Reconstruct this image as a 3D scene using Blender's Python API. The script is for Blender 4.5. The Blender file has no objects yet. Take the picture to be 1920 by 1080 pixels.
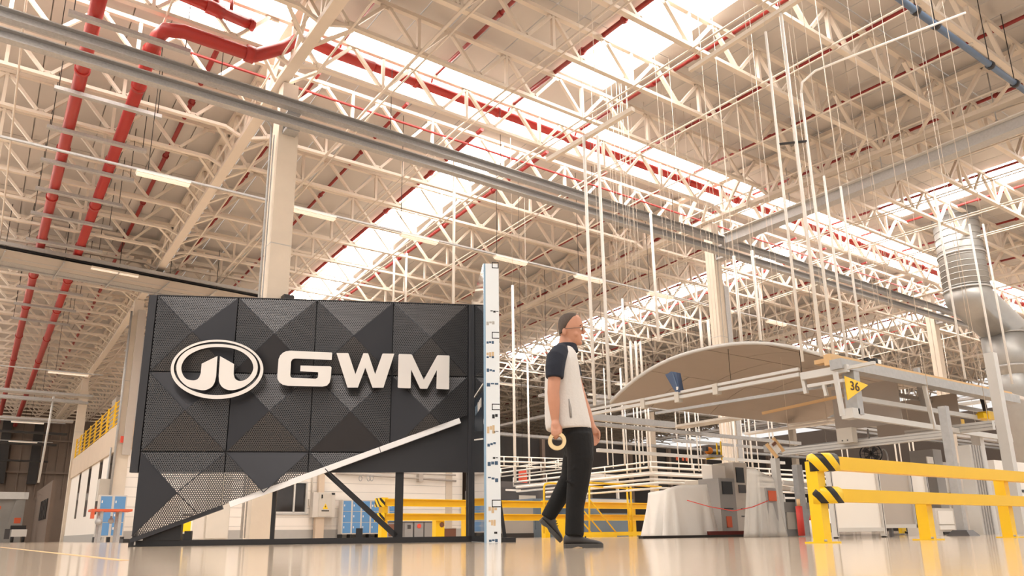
import bpy, bmesh, math, random
from mathutils import Vector, Matrix, geometry
V = Vector
random.seed(7)
SC = bpy.context.scene
COL = SC.collection

# ---------------------------------------------------------------- camera, sky, exposure
# world: X = direction of the roof joists, Y = direction of the main girders, Z up, metres
RM = Matrix(((0.8187862, 0.1331521, 0.5584440), (-0.5739539, 0.2116934, 0.7910517), (-0.0128887, -0.9682233, 0.2497548)))
CAMZ = 0.10
F_PX, PX, PY = 1405.0, 960.0, 640.0
cam = bpy.data.cameras.new('camera')
camo = bpy.data.objects.new('camera', cam)
COL.objects.link(camo)
xr, yd, zf = RM.col[0], RM.col[1], RM.col[2]
cm = Matrix(((xr.x, -yd.x, -zf.x, 0), (xr.y, -yd.y, -zf.y, 0), (xr.z, -yd.z, -zf.z, CAMZ), (0, 0, 0, 1)))
camo.matrix_world = cm
cam.sensor_fit = 'HORIZONTAL'
cam.sensor_width = 36.0
cam.lens = F_PX / 1920 * 36.0
cam.shift_y = (PY - 540.0) / 1920.0
cam.clip_end = 500
cam.clip_start = 0.02
SC.camera = camo
SC.view_settings.view_transform = 'Standard'
SC.view_settings.look = 'None'
SC.view_settings.exposure = 0.0
SC.view_settings.gamma = 1.0
SC.view_settings.use_curve_mapping = False

world = bpy.data.worlds.new('sky')
SC.world = world
world.use_nodes = True
wn = world.node_tree
bg = wn.nodes['Background']
bg.inputs['Color'].default_value = (1.0, 0.98, 0.955, 1)
bg.inputs['Strength'].default_value = 0.98
SKYLIGHT_STRENGTH = 15.5


def ray(px, py):
    return RM @ V((px - PX, py - PY, F_PX)).normalized()


def onX(px, py, x):
    d = ray(px, py)
    return V((0, 0, CAMZ)) + d * (x / d.x)


def onY(px, py, y):
    d = ray(px, py)
    return V((0, 0, CAMZ)) + d * (y / d.y)


def onZ(px, py, z):
    d = ray(px, py)
    return V((0, 0, CAMZ)) + d * ((z - CAMZ) / d.z)


def at(px, py, D):
    return V((0, 0, CAMZ)) + RM @ (V((px - PX, py - PY, F_PX)) * (D / F_PX))


# ---------------------------------------------------------------- materials
def lin(c):
    return tuple(((v / 255) / 12.92 if v <= 10 else (((v / 255) + 0.055) / 1.055) ** 2.4) for v in c)


MATS = {}


def mat(name, rgb, rough=0.5, metal=0.0, var=0.06, scale=3.0, bump=0.0, bscale=40.0, spec=0.5, emit=0.0, alpha=1.0, trans=0.0):
    if name in MATS:
        return MATS[name]
    m = bpy.data.materials.new(name)
    m.use_nodes = True
    nt = m.node_tree
    b = nt.nodes['Principled BSDF']
    c = lin(rgb)
    tc = nt.nodes.new('ShaderNodeTexCoord')
    nz = nt.nodes.new('ShaderNodeTexNoise')
    nz.inputs['Scale'].default_value = scale
    nz.inputs['Detail'].default_value = 5
    nt.links.new(tc.outputs['Object'], nz.inputs['Vector'])
    mx = nt.nodes.new('ShaderNodeMix')
    mx.data_type = 'RGBA'
    mx.inputs[6].default_value = (*[v * (1 - var) for v in c], 1)
    mx.inputs[7].default_value = (*[min(1, v * (1 + var)) for v in c], 1)
    nt.links.new(nz.outputs['Fac'], mx.inputs[0])
    nt.links.new(mx.outputs[2], b.inputs['Base Color'])
    b.inputs['Roughness'].default_value = rough
    b.inputs['Metallic'].default_value = metal
    b.inputs['Specular IOR Level'].default_value = spec
    if bump:
        n2 = nt.nodes.new('ShaderNodeTexNoise')
        n2.inputs['Scale'].default_value = bscale
        nt.links.new(tc.outputs['Object'], n2.inputs['Vector'])
        bp = nt.nodes.new('ShaderNodeBump')
        bp.inputs['Strength'].default_value = bump
        bp.inputs['Distance'].default_value = 0.01
        nt.links.new(n2.outputs['Fac'], bp.inputs['Height'])
        nt.links.new(bp.outputs['Normal'], b.inputs['Normal'])
    if emit:
        b.inputs['Emission Color'].default_value = (*c, 1)
        b.inputs['Emission Strength'].default_value = emit
    if alpha < 1:
        b.inputs['Alpha'].default_value = alpha
    if trans:
        b.inputs['Transmission Weight'].default_value = trans
    MATS[name] = m
    return m


cream = mat('cream painted steel', (212, 199, 184), 0.5, 0, 0.04)
deckm = mat('roof deck white paint', (192, 185, 178), 0.75, 0, 0.03, 1.2)
concrete = mat('painted concrete column', (210, 196, 178), 0.7, 0, 0.1, 1.5, 0.2, 12)
galv = mat('galvanised steel', (172, 170, 168), 0.45, 0.25, 0.18, 14)
galvd = mat('weathered galvanised tray', (168, 165, 162), 0.5, 0.15, 0.25, 16)
alu = mat('aluminium profile', (206, 202, 196), 0.4, 0.2, 0.05, 6)
redp = mat('red pipe paint', (158, 34, 26), 0.4, 0, 0.1, 5)
redd = mat('dark red sprinkler paint', (138, 34, 28), 0.45, 0, 0.1, 5)
bluep = mat('blue grey pipe paint', (92, 110, 134), 0.45, 0, 0.08)
yel = mat('yellow guard paint', (246, 200, 20), 0.38, 0, 0.05, 4)
yeld = mat('yellow rail paint', (236, 188, 20), 0.42, 0, 0.05, 4)
black = mat('black steel paint', (34, 30, 30), 0.45, 0, 0.1)
blackp = mat('black plastic', (24, 22, 22), 0.5)
white = mat('white painted surface', (236, 230, 222), 0.5, 0, 0.03)
whitew = mat('white block wall paint', (238, 230, 220), 0.7, 0, 0.03, 1.0)
whitet = mat('white enamel tube', (240, 234, 226), 0.35, 0, 0.02)
greyw = mat('grey wall band', (176, 172, 166), 0.7)
beige = mat('beige fascia render', (206, 186, 164), 0.75, 0, 0.08, 1.0)
darkw = mat('dark far cladding', (112, 96, 84), 0.75, 0, 0.1, 0.6)
darks = mat('dark far steel', (38, 33, 30), 0.7)
greyb = mat('grey block building', (150, 146, 140), 0.75)
lamp = mat('fluorescent tube cover', (255, 244, 226), 0.4, 0, 0, 3, emit=0.3)
fixt = mat('fixture housing', (226, 216, 202), 0.45)
signd = mat('charcoal sign metal', (56, 55, 58), 0.4, 0.5, 0.05, 3)
signb = mat('charcoal sign backing', (50, 49, 52), 0.5, 0.1, 0.04, 2)
signw = mat('white sign letter face', (232, 226, 220), 0.45, 0, 0.02)
signs = mat('dark letter return', (36, 32, 33), 0.5)
ledw = mat('white diffuser bar', (244, 240, 236), 0.35, 0, 0.02, emit=0.12)
film = mat('white protective film', (226, 230, 232), 0.35, 0, 0.03)
filmb = mat('blue grey film print', (58, 84, 110), 0.5)
filmo = mat('pale ochre film print', (206, 178, 140), 0.5)
glassy = mat('polished acrylic face', (120, 124, 128), 0.04, 0.85, 0.02)
acryl = mat('blue acrylic edge', (150, 176, 196), 0.15, 0.2)
skin = mat('skin', (196, 140, 112), 0.55, 0, 0.06, 30)
hairm = mat('short dark grey hair', (84, 72, 64), 0.85, 0, 0.25, 120, 0.4, 300)
navy = mat('navy sleeve cloth', (28, 32, 44), 0.85, 0, 0.1, 30, 0.2, 200)
shirt = mat('light grey polo cloth', (214, 208, 202), 0.85, 0, 0.04, 8, 0.3, 60)
trous = mat('black trouser cloth', (13, 11, 11), 0.9, 0, 0.15, 10, 0.4, 30)
shoem = mat('dark grey work shoe', (58, 54, 52), 0.6, 0, 0.1, 20)
solem = mat('shoe sole rubber', (74, 70, 66), 0.7)
tapem = mat('masking tape', (232, 208, 160), 0.6)
tapec = mat('tape cardboard core', (190, 160, 120), 0.7)
canv = mat('vault panel laminate', (176, 162, 148), 0.7, 0, 0.06, 2)
canvg = mat('grey sheet panel', (176, 166, 156), 0.6)
pipegrey = mat('grey sheet duct', (164, 162, 158), 0.5, 0.6, 0.08, 4)
plastic = mat('milky plastic sheet', (226, 220, 210), 0.25, 0, 0.05, 4, alpha=0.6)
drape = mat('white dust sheet', (238, 232, 224), 0.75, 0, 0.04, 3)
lockb = mat('blue locker door', (92, 142, 190), 0.45, 0, 0.04)
lockf = mat('locker carcass', (206, 198, 188), 0.5)
cab = mat('beige enamel cabinet', (200, 192, 180), 0.5)
cabg = mat('grey machine enamel', (150, 146, 142), 0.5)
dkmach = mat('dark grey machine', (74, 70, 70), 0.5)
blmach = mat('blue grey machine', (104, 120, 136), 0.5)
orange = mat('orange sheet', (206, 92, 56), 0.6)
maroon = mat('maroon steel', (104, 34, 28), 0.5)
brown = mat('brown carton', (120, 80, 62), 0.8)
binm = mat('grey bin', (150, 148, 146), 0.5)
glassd = mat('dark window glass', (54, 50, 48), 0.08, 0, 0.2, 2)
paper = mat('red white notice', (220, 80, 60), 0.6)
tapestripe = mat('red barrier tape', (196, 60, 50), 0.6)
ochre = mat('cardboard ochre', (214, 176, 128), 0.7)
bluel = mat('blue label', (60, 110, 170), 0.5)
hookb = mat('blue plastic housing', (66, 82, 110), 0.45)


def skymat():
    m = bpy.data.materials.new('daylit skylight sheet')
    m.use_nodes = True
    nt = m.node_tree
    b = nt.nodes['Principled BSDF']
    b.inputs['Base Color'].default_value = (0.9, 0.86, 0.8, 1)
    tc = nt.nodes.new('ShaderNodeTexCoord')
    nz = nt.nodes.new('ShaderNodeTexNoise')
    nz.inputs['Scale'].default_value = 1.0
    nt.links.new(tc.outputs['Object'], nz.inputs['Vector'])
    mr = nt.nodes.new('ShaderNodeMapRange')
    mr.inputs['To Min'].default_value = SKYLIGHT_STRENGTH * 0.9
    mr.inputs['To Max'].default_value = SKYLIGHT_STRENGTH * 1.1
    nt.links.new(nz.outputs['Fac'], mr.inputs['Value'])
    b.inputs['Emission Color'].default_value = (1.0, 0.965, 0.925, 1)
    nt.links.new(mr.outputs['Result'], b.inputs['Emission Strength'])
    return m


skyl = skymat()


def floormat():
    m = bpy.data.materials.new('polished epoxy floor')
    m.use_nodes = True
    nt = m.node_tree
    b = nt.nodes['Principled BSDF']
    tc = nt.nodes.new('ShaderNodeTexCoord')
    n1 = nt.nodes.new('ShaderNodeTexNoise')
    n1.inputs['Scale'].default_value = 0.7
    n1.inputs['Detail'].default_value = 6
    nt.links.new(tc.outputs['Object'], n1.inputs['Vector'])
    mx = nt.nodes.new('ShaderNodeMix')
    mx.data_type = 'RGBA'
    mx.inputs[6].default_value = (*lin((200, 178, 154)), 1)
    mx.inputs[7].default_value = (*lin((216, 200, 180)), 1)
    nt.links.new(n1.outputs['Fac'], mx.inputs[0])
    nt.links.new(mx.outputs[2], b.inputs['Base Color'])
    b.inputs['Roughness'].default_value = 0.11
    b.inputs['Specular IOR Level'].default_value = 0.5
    n2 = nt.nodes.new('ShaderNodeTexNoise')
    n2.inputs['Scale'].default_value = 9
    n2.inputs['Detail'].default_value = 3
    nt.links.new(tc.outputs['Object'], n2.inputs['Vector'])
    bp = nt.nodes.new('ShaderNodeBump')
    bp.inputs['Strength'].default_value = 0.05
    bp.inputs['Distance'].default_value = 0.01
    nt.links.new(n2.outputs['Fac'], bp.inputs['Height'])
    nt.links.new(bp.outputs['Normal'], b.inputs['Normal'])
    return m


def perfmat():
    """charcoal sheet with a real see-through hexagonal hole pattern, in the sign's own coordinates"""
    m = bpy.data.materials.new('perforated charcoal sheet')
    m.use_nodes = True
    nt = m.node_tree
    b = nt.nodes['Principled BSDF']
    out = nt.nodes['Material Output']
    b.inputs['Base Color'].default_value = (*lin((84, 82, 82)), 1)
    b.inputs['Roughness'].default_value = 0.4
    b.inputs['Metallic'].default_value = 0.5
    tc = nt.nodes.new('ShaderNodeTexCoord')
    sx = nt.nodes.new('ShaderNodeSeparateXYZ')
    nt.links.new(tc.outputs['Object'], sx.inputs[0])
    A = 0.032

    def math_(op, a, bb=None, c=None):
        n = nt.nodes.new('ShaderNodeMath')
        n.operation = op
        for i, v in enumerate((a, bb, c)):
            if v is None:
                continue
            if isinstance(v, (int, float)):
                n.inputs[i].default_value = v
            else:
                nt.links.new(v, n.inputs[i])
        return n.outputs[0]
    u = math_('MULTIPLY', sx.outputs['X'], 1 / A)
    w = math_('MULTIPLY', sx.outputs['Z'], 1 / (A * 1.732))

    def lattice(off):
        fu = math_('SUBTRACT', math_('FRACT', math_('ADD', u, off + 500)), 0.5)
        fw = math_('MULTIPLY', math_('SUBTRACT', math_('FRACT', math_('ADD', w, off + 500)), 0.5), 1.732)
        return math_('SQRT', math_('ADD', math_('MULTIPLY', fu, fu), math_('MULTIPLY', fw, fw)))
    d = math_('MINIMUM', lattice(0.0), lattice(0.5))
    hole = math_('LESS_THAN', d, 0.27)
    tr = nt.nodes.new('ShaderNodeBsdfTransparent')
    mix = nt.nodes.new('ShaderNodeMixShader')
    nt.links.new(hole, mix.inputs[0])
    nt.links.new(b.outputs[0], mix.inputs[1])
    nt.links.new(tr.outputs[0], mix.inputs[2])
    nt.links.new(mix.outputs[0], out.inputs['Surface'])
    return m


perf = perfmat()


def stripemat():
    """black and yellow hazard stripes on the guard rail end caps"""
    m = bpy.data.materials.new('hazard stripe cap')
    m.use_nodes = True
    nt = m.node_tree
    b = nt.nodes['Principled BSDF']
    tc = nt.nodes.new('ShaderNodeTexCoord')
    sx = nt.nodes.new('ShaderNodeSeparateXYZ')
    nt.links.new(tc.outputs['Object'], sx.inputs[0])
    ad = nt.nodes.new('ShaderNodeMath')
    ad.operation = 'ADD'
    a2 = nt.nodes.new('ShaderNodeMath')
    a2.operation = 'SUBTRACT'
    nt.links.new(sx.outputs['X'], a2.inputs[0])
    nt.links.new(sx.outputs['Y'], a2.inputs[1])
    nt.links.new(a2.outputs[0], ad.inputs[0])
    nt.links.new(sx.outputs['Z'], ad.inputs[1])
    ml = nt.nodes.new('ShaderNodeMath')
    ml.operation = 'MULTIPLY'
    ml.inputs[1].default_value = 5.2
    nt.links.new(ad.outputs[0], ml.inputs[0])
    fr = nt.nodes.new('ShaderNodeMath')
    fr.operation = 'FRACT'
    nt.links.new(ml.outputs[0], fr.inputs[0])
    gt = nt.nodes.new('ShaderNodeMath')
    gt.operation = 'GREATER_THAN'
    gt.inputs[1].default_value = 0.55
    nt.links.new(fr.outputs[0], gt.inputs[0])
    mx = nt.nodes.new('ShaderNodeMix')
    mx.data_type = 'RGBA'
    mx.inputs[6].default_value = (*lin((246, 200, 20)), 1)
    mx.inputs[7].default_value = (*lin((30, 24, 20)), 1)
    nt.links.new(gt.outputs[0], mx.inputs[0])
    nt.links.new(mx.outputs[2], b.inputs['Base Color'])
    b.inputs['Roughness'].default_value = 0.4
    return m


stripe = stripemat()


# ---------------------------------------------------------------- mesh building
class MB:
    def __init__(s):
        s.v, s.f, s.sm = [], [], []

    def add(s, vs, fs, smooth=False):
        n = len(s.v)
        s.v += [V(p) for p in vs]
        s.f += [tuple(i + n for i in f) for f in fs]
        s.sm += [smooth] * len(fs)
        return s

    def box(s, c, d, M=None):
        x, y, z = d[0] / 2, d[1] / 2, d[2] / 2
        vs = [V((a * x, b * y, e * z)) for e in (-1, 1) for b in (-1, 1) for a in (-1, 1)]
        if M:
            vs = [M @ p for p in vs]
        return s.add([p + V(c) for p in vs], [(0, 2, 3, 1), (4, 5, 7, 6), (0, 1, 5, 4), (1, 3, 7, 5), (3, 2, 6, 7), (2, 0, 4, 6)])

    def bb(s, a, b):
        a, b = V(a), V(b)
        return s.box((a + b) / 2, [abs(b[i] - a[i]) for i in range(3)])

    def bar(s, p, q, w, h, up=(0, 0, 1)):
        p, q = V(p), V(q)
        d = (q - p)
        L = d.length
        d.normalize()
        u = V(up)
        if abs(d.dot(u)) > 0.98:
            u = V((1, 0, 0))
        r = d.cross(u).normalized()
        u = r.cross(d)
        vs = []
        for e in (p, q):
            for a, b in ((-1, -1), (1, -1), (1, 1), (-1, 1)):
                vs.append(e + r * (a * w / 2) + u * (b * h / 2))
        return s.add(vs, [(0, 1, 2, 3), (7, 6, 5, 4), (0, 4, 5, 1), (1, 5, 6, 2), (2, 6, 7, 3), (3, 7, 4, 0)])

    def tube(s, pts, r, n=8, caps=True):
        pts = [V(p) for p in pts]
        m = len(pts)
        rs = r if isinstance(r, (list, tuple)) else [r] * m
        t0 = (pts[1] - pts[0]).normalized()
        u = V((0, 0, 1)) if abs(t0.z) < 0.9 else V((1, 0, 0))
        u = (u - t0 * u.dot(t0)).normalized()
        vs = []
        for i in range(m):
            if i == 0:
                t = pts[1] - pts[0]
            elif i == m - 1:
                t = pts[-1] - pts[-2]
            else:
                t = (pts[i + 1] - pts[i]).normalized() + (pts[i] - pts[i - 1]).normalized()
            t.normalize()
            u = (u - t * u.dot(t)).normalized()
            w = t.cross(u)
            for k in range(n):
                a = 2 * math.pi * k / n
                vs.append(pts[i] + (u * math.cos(a) + w * math.sin(a)) * rs[i])
        fs = []
        for i in range(m - 1):
            for k in range(n):
                k2 = (k + 1) % n
                fs.append((i * n + k, i * n + k2, (i + 1) * n + k2, (i + 1) * n + k))
        s.add(vs, fs, True)
        if caps:
            b = len(s.v) - len(vs)
            s.f += [tuple(b + k for k in reversed(range(n))), tuple(b + (m - 1) * n + k for k in range(n))]
            s.sm += [False, False]
        return s

    def loft(s, rings, smooth=True, caps=True):
        """rings: list of lists of points, same count"""
        n = len(rings[0])
        vs = [p for r in rings for p in r]
        fs = []
        for i in range(len(rings) - 1):
            for k in range(n):
                k2 = (k + 1) % n
                fs.append((i * n + k, i * n + k2, (i + 1) * n + k2, (i + 1) * n + k))
        b = len(s.v)
        s.add(vs, fs, smooth)
        if caps:
            s.f += [tuple(b + k for k in reversed(range(n))), tuple(b + (len(rings) - 1) * n + k for k in range(n))]
            s.sm += [smooth, smooth]
        return s

    def prism(s, loops, fn, d0, d1):
        """2D loops (first outer, rest holes) extruded from d0 to d1; fn(x, y, d) -> 3D"""
        tri = geometry.tessellate_polygon([[V((x, y, 0)) for x, y in lp] for lp in loops])
        flat = [p for lp in loops for p in lp]
        n = len(flat)
        vs = [fn(x, y, d0) for x, y in flat] + [fn(x, y, d1) for x, y in flat]
        fs = [tuple(t) for t in tri] + [tuple(i + n for i in reversed(t)) for t in tri]
        o = 0
        for lp in loops:
            m = len(lp)
            for i in range(m):
                j = (i + 1) % m
                fs.append((o + i, o + j, o + j + n, o + i + n))
            o += m
        return s.add(vs, fs)

    def sphere(s, c, r, n=12, m=8, sc=(1, 1, 1)):
        rings = []
        for i in range(m + 1):
            a = math.pi * i / m
            a = min(max(a, 0.02), math.pi - 0.02)
            rings.append([V(c) + V((math.sin(a) * math.cos(2 * math.pi * k / n) * r * sc[0], math.sin(a) * math.sin(2 * math.pi * k / n) * r * sc[1], math.cos(a) * r * sc[2])) for k in range(n)])
        return s.loft(rings)

    def mesh(s, name, off=None, fix=True):
        me = bpy.data.meshes.new(name)
        o = V(off) if off is not None else V((0, 0, 0))
        me.from_pydata([tuple(p - o) for p in s.v], [], s.f)
        me.polygons.foreach_set('use_smooth', s.sm)
        if fix:
            bm = bmesh.new()
            bm.from_mesh(me)
            bmesh.ops.recalc_face_normals(bm, faces=bm.faces)
            bm.to_mesh(me)
            bm.free()
        me.update()
        return me


def link(name, data, parent=None):
    o = bpy.data.objects.new(name, data)
    COL.objects.link(o)
    if parent is not None:
        o.parent = parent
    return o


def tag(o, label, cat=None, group=None, kind=None):
    o['label'] = label
    if cat:
        o['category'] = cat
    if group:
        o['group'] = group
    if kind:
        o['kind'] = kind
    return o


def thing(name, label, cat, loc=(0, 0, 0), group=None, rotz=0.0, kind=None):
    o = link(name, None)
    o.empty_display_size = 0.2
    o.location = loc
    o.rotation_euler = (0, 0, rotz)
    return tag(o, label, cat, group, kind)


def part(name, mb, m, parent, label=None, local=False):
    """mb in world coordinates (parent unrotated) unless local"""
    off = (0, 0, 0)
    if not local and parent is not None:
        p = parent
        off = V((0, 0, 0))
        while p is not None:
            off = off + V(p.location)
            p = p.parent
    me = mb.mesh(name, off)
    me.materials.append(m)
    o = link(name, me, parent)
    if label:
        o['label'] = label
    return o


def one(name, mb, m, label, cat, group=None, kind=None):
    """a thing that is one mesh; origin at the bottom centre of its bounds"""
    xs = [p.x for p in mb.v]
    ys = [p.y for p in mb.v]
    zs = [p.z for p in mb.v]
    c = V(((min(xs) + max(xs)) / 2, (min(ys) + max(ys)) / 2, min(zs)))
    me = mb.mesh(name, c)
    me.materials.append(m)
    o = link(name, me)
    o.location = c
    return tag(o, label, cat, group, kind)


def copy_tree(o, parent=None):
    c = o.copy()
    COL.objects.link(c)
    c.parent = parent
    for ch in o.children:
        copy_tree(ch, c)
    return c


def text(body, size, M, m, parent, depth=0.004, name='lettering', offset=0.0):
    cu = bpy.data.curves.new(name, 'FONT')
    cu.body = body
    cu.size = size
    cu.align_x = 'CENTER'
    cu.align_y = 'CENTER'
    cu.extrude = depth
    cu.offset = offset
    cu.resolution_u = 3
    cu.materials.append(m)
    tmp = link('tmp', cu)
    me = bpy.data.meshes.new_from_object(tmp.evaluated_get(bpy.context.evaluated_depsgraph_get()))
    bpy.data.objects.remove(tmp)
    o = link(name, me, parent)
    o.matrix_local = M
    return o


def nth(n):
    return {1: 'first', 2: 'second', 3: 'third', 4: 'fourth', 5: 'fifth', 6: 'sixth', 7: 'seventh', 8: 'eighth', 9: 'ninth'}.get(n, '%dth' % n if n not in (21, 31) and n % 10 not in (2, 3) or 11 <= n <= 13 else '%d%s' % (n, {1: 'st', 2: 'nd', 3: 'rd'}[n % 10]))




# ================================================================= THE SETTING
def zr(y):
    """fall of the shallow gabled roof away from its ridge"""
    if y < 21:
        return -0.03 * (21 - max(y, -12))
    return -0.03 * (min(y, 56) - 21)


YR = [-12.0, 21.0, 56.0, 100.0]
fl = MB().bb((-40, -30, -0.2), (130, 120, 0))
floor = one('floor', fl, floormat(), 'glossy beige epoxy floor of the factory hall', 'floor', kind='structure')
for a, b in ((onZ(0, 1026, 0), onZ(168, 1044, 0)),):
    d = (b - a).normalized()
    ln = part('floor_line', MB().bar(a - d * 6 + V((0, 0, 0.001)), b + d * 1.2 + V((0, 0, 0.001)), 0.045, 0.002), ochre, floor, 'worn yellow lane line')

# roof deck: long sheets between the skylights
ceil = link('ceiling', None)
tag(ceil, 'pale ribbed roof deck above the steel joists', 'ceiling', kind='structure')
BAYS = ['red mains bay', 'sign bay', 'canopy bay', 'silver duct bay', 'end bay']
X0S = [-13.8, 6.2, 26.2, 46.2, 66.2, 86.2]
SKX = {0: (-5.4, -3.2), 1: (14.7, 16.9), 2: (35.3, 37.6), 3: (55.4, 57.7), 4: (75.4, 77.6)}
RIDGE = (19.85, 22.25)
ZD = 15.98
sheets = []
pw = 1.0
for b in range(5):
    a, c = SKX[b]
    for (xa, xb) in ((X0S[b], a), (c, X0S[b + 1])):
        n = max(1, round((xb - xa) / pw))
        w = (xb - xa) / n
        for i in range(n):
            sheets.append((xa + i * w, xa + (i + 1) * w, False, b))
    sheets.append((a, c, True, b))
YSEG = [-12, -6, 0, 5, 10.15, 15.15, RIDGE[0], RIDGE[1], 27.9, 32.9, 37.9, 42.9, 47.9, 52.9, 57.9, 68, 78, 89, 100]
SKGAP = [(-12, 18.0), (23.3, 100.0)]


def sheet_quad(mb, x0, x1, y0, y1, z=ZD, t=0.05):
    g = 0.018
    pts = []
    for (x, y) in ((x0 + g, y0 + g), (x1 - g, y0 + g), (x1 - g, y1 - g), (x0 + g, y1 - g)):
        pts.append(V((x, y, z + zr(y))))
    top = [p + V((0, 0, t)) for p in pts]
    mb.add(pts + top, [(3, 2, 1, 0), (4, 5, 6, 7), (0, 1, 5, 4), (1, 2, 6, 5), (2, 3, 7, 6), (3, 0, 4, 7)])


cand = []
for x0, x1, sky, b in sheets:
    for y0, y1 in zip(YSEG[:-1], YSEG[1:]):
        if abs(y0 - RIDGE[0]) < 1e-6:
            continue
        if sky:
            continue
        cx, cy = (x0 + x1) / 2, (y0 + y1) / 2
        fx = RM.transposed() @ V((cx, cy, ZD + zr(cy) - CAMZ))
        if fx.z > 0.5:
            px, py = PX + F_PX * fx.x / fx.z, PY + F_PX * fx.y / fx.z
            vis = -120 < px < 2040 and -150 < py < 1080
        else:
            vis = False
        cand.append((0 if vis else 1, fx.length, x0, x1, y0, y1))
cand.sort()
rest = MB()
for k, (vis, d, x0, x1, y0, y1) in enumerate(cand):
    if k < 230 and not vis:
        mb = MB()
        sheet_quad(mb, x0, x1, y0, y1)
        part('roof_panel', mb, deckm, ceil)
    else:
        sheet_quad(rest, x0, x1, y0, y1)
o = part('roof_panel_field', rest, deckm, ceil)
o['kind'] = 'stuff'
part('deck_backing', MB().loft([[V((x, y, ZD + 0.09 + zr(y))) for y in YR] + [V((x, y, ZD + 0.2 + zr(y))) for y in reversed(YR)] for x in (X0S[0], 5.9)], smooth=False), deckm, ceil)
# skylights: the ridge strip and a strip down the middle of each bay
wi = 0
ridge_w = link('window_1', None)
tag(ridge_w, 'bright skylight strip along the ridge above the thick red pipe', 'skylight', kind='structure')
x = X0S[0]
while x < 86:
    mb = MB()
    sheet_quad(mb, x, x + 2.5, *RIDGE, z=ZD + 0.05, t=0.03)
    part('pane', mb, skyl, ridge_w)
    x += 2.5
for b in range(5):
    yend = {0: 98, 1: 98, 2: 52, 3: 40, 4: 23.3}[b]
    if yend < 98:
        mb = MB()
        sheet_quad(mb, SKX[b][0], SKX[b][1], yend, min(56, yend + 34))
        sheet_quad(mb, SKX[b][0], SKX[b][1], 56, 100)
        part('roof_panel_field', mb, deckm, ceil)['kind'] = 'stuff'
    for k, (ya, yb) in enumerate(((-12, 17.9), (23.3, yend))):
        if yb - ya < 3:
            continue
        wi += 1
        w_ = link('window_%d' % (wi + 1), None)
        tag(w_, ['bright roof skylight strip on the canopy side of the ridge, ' + BAYS[b], 'bright roof skylight strip running away beyond the ridge, ' + BAYS[b]][k], 'skylight', 'skylight strips along the middle of the roof bays %d' % k, kind='structure')
        n = round((yb - ya) / 5.0)
        for i in range(n):
            mb = MB()
            sheet_quad(mb, SKX[b][0], SKX[b][1], ya + (yb - ya) * i / n, ya + (yb - ya) * (i + 1) / n, z=ZD + 0.02, t=0.03)
            part('pane', mb, skyl, w_)
    mb = MB()
    sheet_quad(mb, SKX[b][0], SKX[b][1], 17.9, RIDGE[0])
    part('roof_panel', mb, deckm, ceil)
    mb = MB()
    sheet_quad(mb, SKX[b][0], SKX[b][1], RIDGE[1], 23.3)
    part('roof_panel', mb, deckm, ceil)
# roof edge upstand of the ridge opening
for y in RIDGE:
    mb = MB().bar((X0S[0], y, ZD - 0.03), (X0S[-1], y, ZD - 0.03), 0.08, 0.22)
    part('ridge_kerb', mb, cream, ridge_w)

# end walls
fw = link('wall_far', None)
tag(fw, 'dark ribbed cladding wall closing the far end of the hall', 'wall', kind='structure')
mb = MB()
mb.bb((-20, 100, 0), (106, 100.3, 15.2))
part('cladding', mb, darkw, fw)
for i in range(14):
    x = -2 + i * 0.9
    part('cladding_rib', MB().bb((x, 99.86, 4.6), (x + 0.12, 100, 14.9)), darkw, fw)
for z in (7.4, 11.0):
    part('wall_girt', MB().bb((-20, 99.7, z), (60, 99.95, z + 0.22)), darkw, fw)
for x in (1.4, 4.4):
    part('cladding_post', MB().bb((x, 99.2, 6.2), (x + 0.9, 99.85, 13.4)), darks, fw)
wp_ = link('wall_partition', None)
tag(wp_, 'dark partition wall behind the assembly lines', 'wall', kind='structure')
part('sheeting', MB().bb((30.5, 47, 0), (105.9, 47.3, 7.4)), darks, wp_)
for i in range(16):
    part('stanchion', MB().bb((31 + i * 4.7, 46.7, 0), (31.3 + i * 4.7, 47, 7.6)), darkw, wp_)
wr = one('wall_right', MB().bb((106, -12, 0), (106.3, 100.3, 15.2)), darkw, 'dark cladding wall beyond the assembly lines', 'wall', kind='structure')

# ------------------------------------------------- joists
ZJ = 14.40
DB = [0.85 + 2.17 * k for k in range(9)]
DT = [b_ + 1.085 for b_ in DB]
HJ = 1.18


def joist_parts():
    """list of (name, MB, material) of one joist in local coordinates (bay start, y=0, bottom chord z=0)"""
    P = []
    mb = MB().bar((0.75, 0, 0), (19.35, 0, 0), 0.17, 0.11)
    for b_ in DB:
        mb.box((b_, 0, 0.09), (0.42, 0.03, 0.2))
    P.append(('bottom_chord', mb))
    mb = MB().bar((0, 0, HJ + 0.06), (20, 0, HJ + 0.06), 0.15, 0.13)
    for t in DT:
        mb.box((t, 0, HJ - 0.03), (0.42, 0.03, 0.18))
    P.append(('top_chord', mb))
    for b_ in DB:
        P.append(('diagonal', MB().bar((b_ - 0.1, 0, 0.1), (max(b_ - 1.0, -0.02), 0, HJ - 0.05), 0.12, 0.1)))
        P.append(('diagonal', MB().bar((b_ + 0.1, 0, 0.1), (b_ + 1.0, 0, HJ - 0.05), 0.12, 0.1)))
    for x_ in (DB[1], DT[2], DB[4], DT[5], DB[7]):
        P.append(('vertical', MB().bar((x_, 0, 0.05), (x_, 0, HJ), 0.11, 0.1)))
    P.append(('knee_strut', MB().bar((0.75, 0, 0), (0.1, 0, -0.22), 0.11, 0.1)))
    P.append(('knee_strut', MB().bar((19.35, 0, 0), (19.9, 0, -0.22), 0.11, 0.1)))
    return P


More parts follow.
